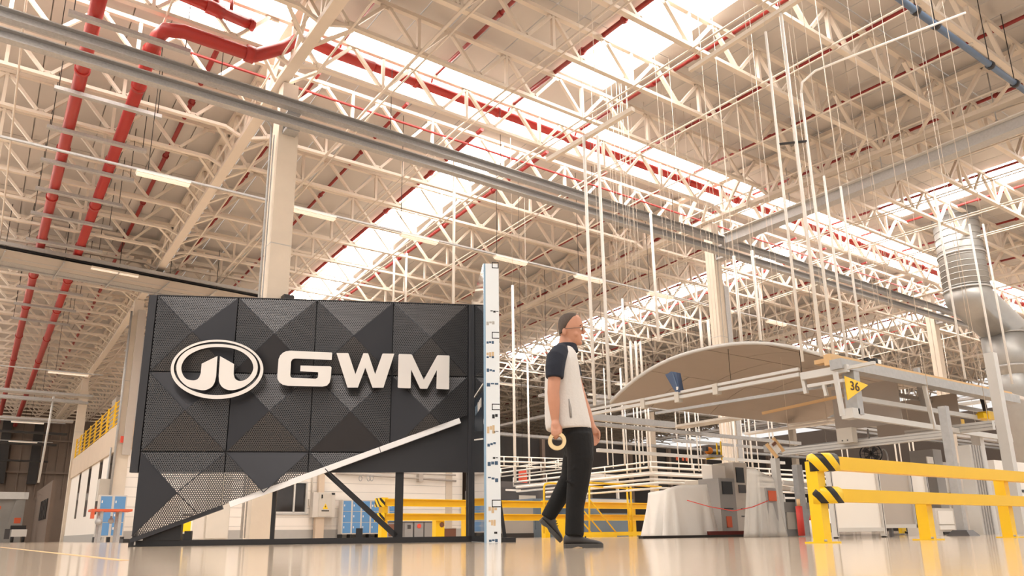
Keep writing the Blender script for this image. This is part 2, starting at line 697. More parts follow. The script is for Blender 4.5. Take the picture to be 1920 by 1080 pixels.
jp = [(n, m_.mesh(n)) for n, m_ in joist_parts()]
allj = MB()
for n, m_ in joist_parts():
    allj.add(m_.v, m_.f)
jall = allj.mesh('roof_joist')
jall.materials.append(cream)
for n, me in jp:
    me.materials.append(cream)
def joist_label(b, y):
    k = round((y - 20.3) / 2.5)
    side = 'cream roof joist, %s on the canopy side of the ridge, %s' % (nth(1 - k), BAYS[b]) if k <= 0 else 'cream roof joist, %s beyond the ridge, %s' % (nth(k), BAYS[b])
    return side


LJ = ['cream steel roof joist in the nearer bays above the sign and canopy', 'cream steel roof joist far down the hall']
JY = [20.3 + 2.5 * k for k in range(-6, 32)]
for b in range(5):
    for y in JY:
        if b == 0 and y < 12:
            continue
        loc = (X0S[b], y, ZJ + zr(y))
        near = (b == 1 and 7 < y < 34) or (b == 0 and 20 < y < 31) or (b == 2 and 9 < y < 25)
        if near:
            t = thing('roof_joist', joist_label(b, y), 'joist', loc, 'roof joists of the nearer bays')
            for n, me in jp:
                link(n, me, t)
        else:
            o = link('roof_joist', jall)
            o.location = loc
            tag(o, joist_label(b, y), 'joist', 'roof joists far down the hall')

# tie rods under the joists
for b in range(5):
    for di, dx in enumerate((0.85, 3.02, 6.27, 9.53, 12.78, 16.04, 19.3)):
        x = X0S[b] + dx + (0.35 if b == 0 else 0)
        if b == 0 and x < -2:
            continue
        pts = [V((x, y, ZJ - 0.07 + zr(y))) for y in (7.8 if b else 18.0, 21, 56, 98)]
        mb = MB().tube(pts, 0.035 if dx not in (3.02,) else 0.05, 6)
        if b in (1, 2) and dx in (3.02, 6.27, 9.53, 12.78):
            mb.tube([p + V((0.28, 0, 0)) for p in pts], 0.03, 6)
        one('tie_rod', mb, cream, 'slim cream tie rod under the joists, %s across the %s' % (nth(di + 1), BAYS[b]), 'tie rod', 'tie rods under the roof joists')

# main girders
ZG = 14.12
for gi, x in enumerate(X0S[1:5]):
    g = thing('main_girder', ['heavy cream truss girder over the sign column', 'heavy cream truss girder over the grey tray beyond the canopy', 'heavy cream truss girder over the duct bay', 'heavy cream truss girder in the last bay'][gi], 'girder', (x, 21, 0))
    mb = MB()
    for a, c in zip([2, 21, 56], [21, 56, 99]):
        mb.bar((x, a, ZG + zr(a)), (x, c, ZG + zr(c)), 0.34, 0.16)
    part('bottom_chord', mb, cream, g)
    mb = MB()
    for a, c in zip([2, 21, 56], [21, 56, 99]):
        mb.bar((x, a, 15.75 + zr(a)), (x, c, 15.75 + zr(c)), 0.3, 0.16)
    part('top_chord', mb, cream, g)
    far = MB()
    for k, y in enumerate(JY[:-1]):
        if y < 5:
            continue
        yy = y + 2.5
        for (ya, za, yb, zb) in ((y, ZG, y + 1.25, 15.7), (y + 1.25, 15.7, yy, ZG)):
            t_ = MB() if (gi < 2 and y < 45) else far
            t_.bar((x, ya, za + zr(ya)), (x, yb, zb + zr(yb)), 0.13, 0.13)
            if t_ is not far:
                part('diagonal', t_, cream, g)
        t_ = MB() if (gi < 2 and y < 45) else far
        t_.bar((x, y, ZG + zr(y)), (x, y, 15.7 + zr(y)), 0.12, 0.12)
        t_.bar((x - 0.95, y + 0.1, ZJ + zr(y)), (x, y + 1.25, ZG + zr(y)), 0.1, 0.08)
        t_.bar((x + 0.95, y + 0.1, ZJ + zr(y)), (x, y + 1.25, ZG + zr(y)), 0.1, 0.08)
        if t_ is not far:
            part('node_brace', t_, cream, g)
    o = part('far_web', far, cream, g)
    o['kind'] = 'stuff'

# columns
CL = {(0, 0): 'tall cream concrete column behind the dark sign', (1, 0): 'cream concrete column rising behind the vaulted canopy', (2, 0): 'cream steel clad column beside the silver duct',
      (0, 1): 'cream column at the corner of the white annex wall', (0, 2): 'cream column at the far corner of the yellow balcony rail'}
for i in range(4):
    for j in range(3):
        x, y = 6.45 + 20.05 * i, 21.3 + 24.2 * j
        if i == 0 and j > 0:
            x = 6.15
        lab = CL.get((i, j), 'cream column standing among the far assembly lines')
        c = thing('column', lab, 'column', (x, y, 0), None if (i, j) in CL else 'columns among the far lines', kind='structure')
        h = ZG - 0.1 + zr(y)
        w = 0.62 if i == 0 else 0.5
        mb = MB().bb((x - w / 2, y - w / 2, 0), (x + w / 2, y + w / 2, h - 1.0))
        part('shaft', mb, concrete, c)
        part('cap', MB().bb((x - 0.24, y - 0.24, h - 1.0), (x + 0.24, y + 0.24, h)), cream, c)
        part('joint_band', MB().bb((x - w / 2 - 0.004, y - w / 2 - 0.004, 8.55), (x + w / 2 + 0.004, y + w / 2 + 0.004, 8.58)), greyw, c)
        if i == 0 and j == 0:
            part('conduit', MB().tube([(x - 0.5, y - 0.2, 0.1), (x - 0.5, y - 0.2, 12.0), (x - 0.52, y - 0.25, 12.3), (x - 0.75, y - 0.4, 12.45)], 0.035, 8), galv, c)
            part('conduit', MB().tube([(x - 0.41, y - 0.2, 0.1), (x - 0.41, y - 0.2, 12.1)], 0.02, 6), galv, c)
            part('clamp', MB().bb((x - 0.62, y - 0.5, 6.55), (x + 0.55, y - 0.32, 6.68)).box((x + 0.25, y - 0.45, 6.8), (0.3, 0.3, 0.3)), black, c, 'black cable clamp')
        if i == 1 and j == 0:
            part('side_channel', MB().bb((x + w / 2, y - 0.3, 0), (x + w / 2 + 0.28, y + 0.1, h - 3)), galv, c, 'grey side channel')
            part('edge_groove', MB().bb((x - 0.06, y - w / 2 - 0.01, 0), (x - 0.02, y - w / 2, h - 1.0)), greyw, c)

# ================================================================= OVERHEAD SERVICES
# twin galvanised rails running along the column row
YRL = 20.55
for z, lab in ((12.93, 'upper grey galvanised rail crossing in front of the columns'), (12.36, 'lower grey galvanised rail crossing in front of the columns')):
    t = thing('steel_rail', lab, 'rail', (20, YRL, z))
    h = 0.17
    part('web', MB().bb((-6, YRL, z - h), (60, YRL + 0.03, z + h)), galvd, t)
    part('top_flange', MB().bb((-6, YRL - 0.16, z + h - 0.03), (60, YRL, z + h)), galv, t)
    part('bottom_flange', MB().bb((-6, YRL - 0.22, z - h), (60, YRL, z - h + 0.03)), galvd, t)
    for x in (9.7, 17.2, 25.0, 33.0, 41.0):
        part('splice', MB().bb((x, YRL - 0.006, z - h + 0.03), (x + 0.03, YRL, z + h - 0.03)), galvd, t)
# short end stands holding the rails to the columns
for i in range(3):
    x = 6.45 + 20.05 * i
    one('rail_bracket', MB().bb((x - 0.2, YRL + 0.03, 12.15), (x + 0.2, 20.99, 12.25)).bb((x - 0.2, YRL + 0.03, 12.72), (x + 0.2, 20.99, 12.8)).bb((x - 0.2, 20.95, 12.2), (x + 0.2, 20.99, 12.76)), galv, 'grey bracket fixing the twin rails to a column', 'bracket', 'rail brackets on the columns')
# the tray that runs back over the canopy
t = thing('cable_tray', 'long grey cable tray beam meeting the twin rails above the canopy', 'cable tray', (26.35, 14, 12.8))
part('side_web', MB().bb((26.2, 2, 12.72), (26.24, 20.3, 13.14)), galv, t)
part('top_flange', MB().bb((26.02, 2, 13.1), (26.24, 20.3, 13.14)), alu, t)
part('side_web', MB().bb((26.62, 2, 12.72), (26.66, 20.3, 13.14)), galv, t)
part('tray_floor', MB().bb((26.24, 2, 12.72), (26.62, 20.3, 12.75)), galv, t)
for x, y in ((26.4, 9), (26.4, 13.0), (26.4, 17.0)):
    one('hanger_rod', MB().tube([(x, y, 13.14), (x, y, 15.6 + zr(y))], 0.02, 6), galv, 'thin rod hanging the grey cable tray from the roof', 'hanger rod', 'rods of the grey cable tray')
for x in (0.2, 4.2, 9.6, 14.0, 18.4, 23.0):
    one('hanger_wire', MB().tube([(x, YRL - 0.15, 13.09), (x, YRL - 0.15, 15.9)], 0.012, 5), darks, 'thin wire hanging the twin rails from the roof', 'wire', 'wires of the twin rails')

# red fire main along the ridge with its dog-leg round the column
t = thing('fire_main', 'thick red fire main pipe running under the ridge skylight', 'pipe', (20, 20.6, 15.4))
YP, ZP = 20.6, 15.36
ZM = 13.9
pts = [(2.47, 21.6, ZM), (2.49, 20.75, ZM), (2.62, 20.3, ZM), (3.05, 20.1, ZM), (4.6, 20.1, ZM), (5.0, 20.1, ZM), (5.9, 20.3, ZM + 0.75), (6.3, 20.35, ZM + 1.2), (6.9, 20.5, ZP), (7.6, YP, ZP), (9, YP, ZP)]
part('elbow_run', MB().tube(pts, 0.2, 14), redp, t)
part('straight_run', MB().tube([(9, YP, ZP), (84, YP, ZP)], 0.16, 12), redp, t)
x = 10.5
while x < 60:
    part('coupling', MB().tube([(x, YP, ZP), (x + 0.16, YP, ZP)], 0.2, 12), redp, t)
    x += 3.42
part('coupling', MB().tube([(4.75, 20.1, ZM), (5.0, 20.1, ZM)], 0.25, 14), redp, t)
part('coupling', MB().tube([(2.47, 21.5, ZM), (2.47, 21.75, ZM)], 0.25, 14), redp, t)
t = thing('fire_main', 'short thick red pipe stub with a closed end beside the ridge', 'pipe', (3, 19.4, 15.4))
SA, SB_ = onZ(330, -14, 15.0), onZ(470, 46, 15.0)
SA.z = SB_.z = 15.0
dS = (SB_ - SA).normalized()
t.location = SA
part('run', MB().tube([SA - dS * 1.5, SB_], 0.17, 12), redp, t)
sm = SA.lerp(SB_, 0.5)
part('tee', MB().tube([sm, sm + V((0, 0, 0.55))], 0.13, 10), redp, t)
part('coupling', MB().tube([sm - dS * 0.25, sm + dS * 0.25], 0.21, 12), redp, t)
part('end_cap', MB().tube([SB_ - dS * 0.05, SB_ + dS * 0.1], 0.19, 12), redp, t)
part('drop', MB().tube([SB_ - dS * 0.6 + V((0, 0, 0.1)), SB_ - dS * 0.6 + V((0, 0, 0.8))], 0.06, 8), redd, t)
# second thin line behind the main
one('sprinkler_pipe', MB().tube([(3, 22.75, 15.05), (60, 22.75, 15.05)], 0.045, 8), redd, 'thin red pipe behind the thick ridge main', 'pipe')
# two red mains running back from the ridge, on trapeze bars
for x, lab in ((0.92, 'thick red main pipe running back along the hall beside the other one'), (2.47, 'thick red main pipe bending down from the ridge elbow')):
    t = thing('fire_main', lab, 'pipe', (x, 40, 13.9))
    y0 = 16.5 if x < 2 else 21.7

    def zm(y):
        return ZM - 0.022 * max(0, y - 21)
    ys = [y0, 21, 60, 97] if x < 2 else [y0, 60, 97]
    part('run', MB().tube([(x, y, zm(y)) for y in ys], 0.19, 14), redp, t)
    for y in (23.5, 29.0, 33.5, 38.5, 44, 50, 57, 64):
        part('coupling', MB().tube([(x, y, zm(y)), (x, y + 0.16, zm(y))], 0.225, 14), redp, t)
for ti, y in enumerate((20.6, 24.6, 27.2, 29.8, 32.4, 35, 38.2, 42.5, 45.5, 48.8, 52)):
    z = zm(y) - 0.2
    t = thing('pipe_trapeze', 'grey strut bar under the two thick red mains, %s from the ridge elbow' % nth(ti + 1), 'support', (1.9, y, z), 'strut bars under the red mains')
    part('bar', MB().bb((0.3, y - 0.09, z - 0.12), (3.35, y + 0.09, z)), galvd, t)
    for x in (0.42, 3.22):
        part('drop_rod', MB().tube([(x, y, z), (x, y, 15.9 + zr(y))], 0.014, 5), darks, t)
# sprinkler branches up in the roof
SB = {4.55: (22, 98), 7.8: (8, 98), 11.2: (8, 98), 14.5: (8, 98), 17.75: (6, 98), 21.1: (6, 98), 24.4: (6, 98), 28.5: (4, 98), 31.8: (4, 98), 35.0: (4, 98), 37.8: (4, 98), 42.0: (4, 90), 48.5: (4, 90), 52: (4, 90), 55: (4, 90), 58.5: (4, 90)}
for si, (x, (ya, yb)) in enumerate(SB.items()):
    big = x in (17.75, 4.55, 14.5)
    r = 0.085 if big else 0.062
    t = thing('sprinkler_branch', 'slim red sprinkler pipe under the deck, %s from the two thick mains' % nth(si + 1), 'pipe', (x, 40, 15.6), 'sprinkler branches under the deck')
    pz = 15.72
    segs = [(ya, 20.2), (22.4, yb)] if ya < 20 else [(ya, yb)]
    for a, c in segs:
        ys = sorted({a, c} | {q for q in (21, 56) if a < q < c})
        part('run', MB().tube([(x, y, pz + zr(y) * 1.0) for y in ys], r, 8), redd, t)
    for y in [a for a in (9.5, 14.2, 16.2, 26.5, 31, 36, 41) if ya < a < yb]:
        z = pz + zr(y)
        part('coupling', MB().tube([(x, y, z), (x, y + 0.14, z)], r * 1.5, 8), redd, t)
    if ya < 20 and x < 60:
        part('drop', MB().tube([(x, 20.2, pz - 0.02), (x, 20.5, pz - 0.05), (x, 20.6, pz - 0.2), (x, 20.6, 15.5)], 0.045, 8), redd, t)
# blue-grey compressed air pipe near the camera side
t = thing('air_pipe', 'blue grey pipe with dark clamps hung below the near trusses', 'pipe', (22, 7.42, 12.9))
part('run', MB().tube([(14, 7.42, 12.9), (30, 7.42, 12.9)], 0.085, 10), bluep, t)
for x in (17.9, 18.9, 22.0, 23.6, 26.0):
    part('clamp', MB().tube([(x, 7.42, 12.9), (x + 0.14, 7.42, 12.9)], 0.12, 10), black, t)
    part('drop_rod', MB().tube([(x + 0.07, 7.42, 13.0), (x + 0.07, 7.42, 15.3)], 0.014, 5), darks, t)

# conduits with fluorescent fixtures
def light_line(y, z, x0, x1, starts, lab, grp, L=1.55, dy=0.0):
    one('lighting_conduit', MB().bb((x0, y - 0.04, z), (x1, y + 0.04, z + 0.06)), galv, lab, 'conduit')
    for k in range(int((x1 - x0) / 4.3)):
        xx = x0 + 1.7 + k * 4.3
        one('hanger_wire', MB().tube([(xx, y, z + 0.06), (xx, y, ZD - 0.05 + zr(y))], 0.012, 5), darks, 'thin wire hanging a lighting conduit from the roof', 'wire', 'wires of the lighting conduits')
    for sx in starts:
        t = thing('batten_light', grp[0], 'light', (sx + L / 2, y, z - 0.16), grp[1])
        part('housing', MB().bb((sx, y - 0.13, z - 0.09), (sx + L, y + 0.13, z - 0.02)).bb((sx + 0.2, y - 0.02, z - 0.02), (sx + 0.24, y + 0.02, z)).bb((sx + L - 0.24, y - 0.02, z - 0.02), (sx + L - 0.2, y + 0.02, z)), fixt, t)
        part('tube_cover', MB().bb((sx + 0.02, y - 0.1, z - 0.14), (sx + L - 0.02, y + 0.1, z - 0.09)), lamp, t)


light_line(23.5, 11.0, -3, 44, [2.68, 7.5, 11.6, 15.8, 20.0, 24.4, 28.8, 33.2], 'slim conduit carrying fluorescent fixtures behind the columns', ('pale fluorescent batten on the conduit behind the column row', 'battens behind the column row'))
light_line(53.0, 10.2, -3, 5.6, [2.6], 'slim conduit with a fixture near the balcony girder', ('lit fluorescent batten near the balcony column', 'far battens'), 2.2)
light_line(64.0, 10.2, -3, 5.6, [1.2], 'conduit in the dark bay before the far wall', ('lit fluorescent batten in the dark bay before the far wall', 'far battens'), 2.4)
light_line(76.0, 10.0, -3, 5.6, [1.6], 'conduit under the dark trays by the far wall', ('lit fluorescent batten under the dark trays by the far wall', 'far battens'), 2.4)
light_line(88.0, 9.6, -3, 5.6, [1.9], 'conduit closest to the far cladding', ('lit fluorescent batten closest to the far cladding', 'far battens'), 2.4)
light_line(45.0, 11.0, 20, 70, [26, 30.4, 34.8, 39.2, 44, 50], 'slim conduit carrying fixtures over the far lines', ('small fluorescent batten over the far assembly lines', 'battens over the far lines'))
light_line(33.0, 9.0, 24, 70, [26.5, 31, 35.5, 40, 45], 'low conduit carrying fixtures over the machine lines', ('small low fluorescent batten over the machine lines', 'low battens over the machine lines'))

# the service tray in the upper dark corner
A_, B_ = onZ(-20, 461, 12.9), onZ(500, 560, 12.9)
dv = (B_ - A_).normalized()
pv = V((-dv.y, dv.x, 0))
t = thing('cable_tray', 'wide grey service tray with dark cables passing above the sign corner', 'cable tray', A_.lerp(B_, 0.5))
for off, w, zz, h, mt in ((-0.0, 0.14, 0.25, 0.16, galv), (1.2, 0.14, 0.05, 0.14, galv), (2.6, 0.2, -0.02, 0.12, galvd)):
    part('side_rail', MB().bar(A_ + pv * off + V((0, 0, zz)), B_ + pv * off + V((0, 0, zz)), w, h), mt, t)
part('tray_floor', MB().bar(A_ + pv * 0.95 + V((0, 0, 0.0)), B_ + pv * 0.95 + V((0, 0, 0.0)), 1.7, 0.03), canvg, t)
part('cable_bundle', MB().bar(A_ + pv * 0.45 + V((0, 0, 0.2)), B_ + pv * 0.45 + V((0, 0, 0.2)), 0.5, 0.18), black, t)
part('outer_ladder', MB().bar(A_ + pv * 2.2, B_ + pv * 2.2, 0.7, 0.03), galvd, t)
L_ = (B_ - A_).length
for k in range(6):
    p = A_ + dv * (0.6 + k * 2.35)
    part('cross_hanger', MB().bar(p + V((0, 0, -0.12)) - pv * 0.05, p + pv * 2.9 + V((0, 0, -0.12)), 0.05, 0.06), galv, t)
    part('drop_rod', MB().tube([p, p + V((0, 0, 2.2))], 0.016, 5), darks, t)
p = A_ + dv * 4.1 + V((0, 0, -0.05)) + pv * 0.1
q = p + dv * 2.1
t = thing('batten_light', 'lit batten fixed along the wide service tray', 'light', p)
part('housing', MB().bar(p, q, 0.2, 0.09), fixt, t)
part('tube_cover', MB().bar(p + V((0, 0, -0.07)), q + V((0, 0, -0.07)), 0.16, 0.05), lamp, t)
p = A_ + dv * 9.8 + V((0, 0, 0.3)) + pv * 0.1
q = p + dv * 2.1
t = thing('batten_light', 'lit batten on the service tray just over the sign', 'light', p)
part('housing', MB().bar(p, q, 0.2, 0.09), fixt, t)
part('tube_cover', MB().bar(p + V((0, 0, -0.07)), q + V((0, 0, -0.07)), 0.16, 0.05), lamp, t)
# dark trays across the far left bay
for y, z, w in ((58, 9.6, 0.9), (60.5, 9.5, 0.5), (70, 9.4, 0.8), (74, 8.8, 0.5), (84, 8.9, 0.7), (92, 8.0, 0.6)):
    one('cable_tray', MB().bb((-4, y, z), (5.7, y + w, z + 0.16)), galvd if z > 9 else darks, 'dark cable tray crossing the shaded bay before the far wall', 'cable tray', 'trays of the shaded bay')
one('hanging_pole', MB().tube([onY(100, 752, 60.6) + V((0, 0, 0.6)), onY(72, 905, 60.6)], 0.07, 8), alu, 'slanting grey pole hanging in the shaded bay', 'pole')

# ---------------------------------------------------------------- big spiral duct
C = onZ(1797, 440, 14.6)
fD = (RM.transposed() @ (C - V((0, 0, CAMZ)))).z
sp = fD / F_PX
t = thing('ventilation_duct', 'large silver spiral ventilation duct dropping from the roof', 'duct', C)
a0 = at(1797, 452, fD)
R1 = 38 * sp
top = V((a0.x, a0.y, 16.0 + zr(a0.y)))
zb = at(1822, 552, fD).z
part('riser', MB().tube([top, (a0.x, a0.y, zb)], R1, 28), pipegrey, t)
z = top.z
while z > zb:
    part('spiral_seam', MB().tube([(a0.x, a0.y, z), (a0.x, a0.y, z - 0.04)], R1 + 0.025, 28), pipegrey, t)
    z -= 0.36 if z > 13.2 or z < 10 else 0.3
for zz in (zb, at(1806, 482, fD).z):
    part('collar', MB().tube([(a0.x, a0.y, zz), (a0.x, a0.y, zz - 0.09)], R1 + 0.06, 28), galvd, t)
e1 = at(1884, 640, fD)
off = e1 - V((a0.x, a0.y, e1.z))
b0 = V((a0.x + off.x, a0.y + off.y, 0))
zc = at(1886, 627, fD).z
part('offset', MB().tube([(a0.x, a0.y, zb), (a0.x, a0.y, zb - 0.35), (b0.x, b0.y, zc + 0.3), (b0.x, b0.y, zc)], R1 * 1.02, 28), pipegrey, t)
part('lower_riser', MB().tube([(b0.x, b0.y, zc), (b0.x, b0.y, zc - 2.2)], R1 * 1.0, 28), pipegrey, t)
part('collar', MB().tube([(b0.x, b0.y, zc), (b0.x, b0.y, zc - 0.08)], R1 * 1.05, 28), galvd, t)
part('collar', MB().tube([(b0.x, b0.y, zc - 1.7), (b0.x, b0.y, zc - 1.8)], R1 * 1.05, 28), galvd, t)
part('boot', MB().tube([(b0.x, b0.y, zc - 2.2), (b0.x, b0.y, zc - 2.9), (b0.x, b0.y, 0.0)], [R1, R1 * 0.7, R1 * 0.7], 24), pipegrey, t)

# ================================================================= ANNEX (white block building)
XA = 6.15
YA = 45.3
an = link('wall_annex', None)
tag(an, 'white painted block wall of the low annex with a beige parapet', 'wall', kind='structure')
XE = 27.6
# front wall with one window opening
wx0, wx1, wz0, wz1 = 14.1, 16.5, 1.55, 3.35
for a, b, c, d in ((6.4, 0, wx0, 6.2), (wx1, 0, XE, 6.2), (wx0, 0, wx1, wz0), (wx0, wz1, wx1, 6.2)):
    part('front_wall', MB().bb((a, YA, b), (c, YA + 0.25, d)), whitew, an)
for k in range(7):
    z = 0.75 + k * 0.52
    if wz0 < z < wz1:
        for a, b in ((6.4, wx0), (wx1, XE)):
            part('mortar_course', MB().bb((a, YA - 0.012, z), (b, YA, z + 0.018)), greyw, an)
    else:
        part('mortar_course', MB().bb((6.4, YA - 0.012, z), (XE, YA, z + 0.018)), greyw, an)
part('skirting_band', MB().bb((6.4, YA - 0.03, 0), (XE, YA, 0.55)), greyw, an)
part('front_fascia', MB().bb((6.0, YA - 0.05, 4.85), (XE, YA + 0.3, 6.4)), beige, an)
part('end_wall', MB().bb((XE - 0.25, YA, 0), (XE, 69, 6.2)), whitew, an)
part('flat_roof', MB().bb((6.0, YA, 6.2), (XE, 70, 6.35)), beige, an)
# long side wall facing the camera side with slot windows
slots = [(47.6, 48.9), (51.7, 53.2), (57.0, 58.5), (62.7, 64.0)]
ye = 69.4
ys = [YA + 0.3] + [v for s_ in slots for v in s_] + [ye]
for a, b in zip(ys[0::2], ys[1::2]):
    part('side_wall', MB().bb((XA - 0.1, a, 0), (XA + 0.15, b, 4.85)), whitew, an)
for a, b in slots:
    part('side_wall', MB().bb((XA - 0.1, a, 0), (XA + 0.15, b, 1.6)), whitew, an)
    part('slot_glass', MB().bb((XA - 0.09, a, 1.6), (XA - 0.06, b, 4.85)), glassd, an)
    part('slot_frame', MB().bb((XA - 0.06, a, 3.0), (XA + 0.08, b, 3.1)).bb((XA - 0.06, a, 1.6), (XA + 0.08, a + 0.08, 4.85)).bb((XA - 0.06, b - 0.08, 1.6), (XA + 0.08, b, 4.85)), galv, an)
part('skirting_band', MB().bb((XA - 0.13, YA + 0.3, 0), (XA - 0.1, ye, 0.45)), greyw, an)
part('side_fascia', MB().bb((XA - 0.2, YA + 0.3, 4.85), (XA + 0.25, ye, 6.35)), beige, an)
part('back_room', MB().bb((XA + 0.5, 69.5, 0), (XA + 12, 69.8, 6.3)), whitew, an)
w2 = link('window_12', None)
tag(w2, 'dark framed sliding window in the white annex wall behind the sign', 'window', kind='structure')
w2.location = (0, 0, 0)
part('pane', MB().bb((wx0, YA + 0.1, wz0), (wx0 + 1.62, YA + 0.13, wz1)), glassd, w2)
part('pane', MB().bb((wx0 + 1.7, YA + 0.14, wz0), (wx1, YA + 0.17, wz1)), glassd, w2)
fm = MB()
for a, b in (((wx0, wz0 - 0.06), (wx1, wz0 + 0.05)), ((wx0, wz1 - 0.05), (wx1, wz1 + 0.06)), ((wx0 - 0.06, wz0), (wx0 + 0.04, wz1)), ((wx1 - 0.04, wz0), (wx1 + 0.06, wz1)), ((wx0 + 1.6, wz0), (wx0 + 1.7, wz1))):
    fm.bb((a[0], YA - 0.02, a[1]), (b[0], YA + 0.18, b[1]))
part('window_frame', fm, alu, w2)
for z in (1.95, 2.35, 2.75, 3.1):
    part('shelf_line', MB().bb((wx0 + 0.06, YA + 0.3, z), (wx0 + 1.6, YA + 0.5, z + 0.03)), greyw, w2)
part('window_sill', MB().bb((wx0 - 0.15, YA - 0.08, wz0 - 0.14), (wx1 + 0.15, YA + 0.02, wz0 - 0.06)), greyw, w2)
# balcony rail
t = thing('balcony_rail', 'yellow steel railing along the annex roof edge', 'railing', (XA, 57, 6.35))
for z in (6.55, 6.8, 7.05, 7.3, 7.55, 7.85):
    part('rail', MB().tube([(XA - 0.1, YA + 0.6, z), (XA - 0.1, ye - 0.2, z)], 0.03, 6), yeld, t)
for k in range(9):
    y = YA + 0.8 + k * 2.85
    part('post', MB().bb((XA - 0.16, y, 6.35), (XA - 0.06, y + 0.14, 7.95)), yeld, t)
# grey service riser boxes standing on the annex roof
for i, (x, y, w, z1) in enumerate(((7.2, 52.5, 0.5, 13.0), (7.6, 55.5, 0.5, 12.8))):
    one('service_riser', MB().bb((x, y, 6.37), (x + w, y + 0.5, z1)), galv, 'grey vertical duct riser on the annex roof', 'riser', 'risers on the annex roof')
one('service_box', MB().bb((7.0, 57, 6.35), (8.6, 59, 9.6)).bb((7.1, 56.98, 7.9), (8.5, 57, 7.95)), canvg, 'pale grey plant box behind the yellow railing', 'plant box')
one('roof_plinth', MB().bb((8.4, 53.2, 6.35), (11, 62, 8.2)), brown, 'brown stored crate behind the yellow railing', 'crate')
t = thing('column_conduit', 'grey conduit with boxes on the annex corner column', 'conduit', (5.75, 45.0, 0))
part('pipe', MB().tube([(5.78, 45.1, 1.5), (5.78, 45.1, 12.5)], 0.06, 8), galv, t)
part('pipe', MB().tube([(5.72, 46.3, 0.1), (5.72, 46.3, 5.0)], 0.05, 8), galv, t)
part('box', MB().bb((5.35, 46.2, 2.15), (5.9, 46.9, 3.3)), cab, t)
part('tray_riser', MB().bb((6.1, 44.85, 4.5), (6.5, 44.98, 12.6)), canvg, t, 'flat grey cable riser')
one('column_sign', MB().bb((5.95, 44.97, 5.15), (6.15, 44.985, 5.5)), paper, 'small red number plate on the annex corner column', 'plate')

# far low building and gate in the dark corner
t = thing('workshop_block', 'grey low block building against the far dark wall', 'building', (2, 92, 0))
part('wall', MB().bb((-3, 92, 0), (4.2, 92.3, 4.2)), greyb, t)
part('roof_edge', MB().bb((-3.2, 91.6, 4.2), (4.4, 92.4, 4.9)), alu, t)
part('beam', MB().bb((-3, 91.5, 3.2), (2.2, 91.7, 3.5)), orange, t)
part('side_flare', MB().prism([[(2.6, 0), (4.2, 0), (4.2, 4.2), (3.4, 4.2)]], lambda x, z, d: V((x, 91.9 - d, z)), 0, 0.15), greyb, t)
t = thing('gate_block', 'grey gate wall with upright slats beside the annex end', 'gate', (5.5, 84, 0))
part('wall', MB().bb((5.1, 74, 0), (5.4, 92, 5.0)), darkw, t)
for k in range(5):
    part('slat', MB().bb((5.0, 76 + k * 1.6, 1.9), (5.1, 76.7 + k * 1.6, 3.6)), darks, t)
t = thing('utility_cart', 'small pale utility cart parked by the far grey building', 'cart', (4.0, 84, 0))
part('body', MB().bb((3.1, 84, 0.5), (4.3, 85.5, 1.15)), white, t)
part('engine_cover', MB().bb((3.0, 84.2, 1.15), (4.2, 85.4, 1.5)), black, t)
part('canopy', MB().bb((3.2, 84.3, 1.7), (3.7, 85, 2.2)), orange, t)
for x in (3.25, 4.1):
    part('wheel', MB().tube([(x - 0.1, 84.3, 0.28), (x + 0.1, 84.3, 0.28)], 0.28, 12), black, t)
    part('wheel', MB().tube([(x - 0.1, 85.2, 0.28), (x + 0.1, 85.2, 0.28)], 0.28, 12), black, t)
part('side_tank', MB().bb((2.6, 84.2, 0.3), (3.0, 85.0, 1.2)), dkmach, t)

# ---------------------------------------------------------------- things in front of the annex
def locker(x, y, cols, lab, grp=None):
    t = thing('locker_bank', lab, 'locker', (x, y, 0), grp)
    w, h = 0.62, 2.3
    part('carcass', MB().bb((x, y, 0.25), (x + w * cols, y + 0.6, h)), lockf, t)
    for k in range(cols + 1):
        part('foot', MB().bb((x + w * k - 0.06, y, 0), (x + w * k + 0.06, y + 0.5, 0.25)), blackp, t)
    for c in range(cols):
        for r in range(3):
            z0 = 0.32 + r * 0.65
            d = part('door', MB().bb((x + c * w + 0.06, y - 0.025, z0), (x + (c + 1) * w - 0.06, y, z0 + 0.61)), lockb, t)
            part('handle', MB().bb((x + c * w + 0.1, y - 0.045, z0 + 0.28), (x + c * w + 0.15, y - 0.025, z0 + 0.4)), white, d)
    return t


p = onY(640, 1000, 44.2)
locker(p.x, 44.2, 6, 'bank of blue doored lockers against the annex wall beyond the sign frame')
locker(5.1, 43.2, 2, 'narrow bank of blue lockers beside the annex corner column')
# switch cabinet on post
p0 = onY(588, 923, 44.6)
p1 = onY(627, 970, 44.6)
t = thing('switch_cabinet', 'grey electrical switch cabinet with a yellow warning triangle', 'cabinet', ((p0.x + p1.x) / 2, 44.6, 0))
part('body', MB().bb((p0.x, 44.6, p1.z), (p1.x, 45.1, p0.z)), lockf, t)
d = part('door', MB().bb((p0.x + 0.35, 44.56, p1.z + 0.06), (p1.x - 0.2, 44.6, p0.z - 0.06)), cab, t)
part('post', MB().bb(((p0.x + p1.x) / 2 - 0.42, 44.75, 0), ((p0.x + p1.x) / 2 + 0.12, 45.1, p1.z)), beige, t)
part('riser', MB().bb(((p0.x + p1.x) / 2 - 0.3, 44.8, p0.z), ((p0.x + p1.x) / 2 + 0.05, 45.1, 4.8)), beige, t)
cx, cz = (p0.x + p1.x) / 2 + 0.08, p1.z + 0.62
part('warning_triangle', MB().prism([[(cx - 0.17, cz - 0.13), (cx + 0.17, cz - 0.13), (cx, cz + 0.2)]], lambda x, z, d_: V((x, 44.56 - d_, z)), 0, 0.01), yel, t)
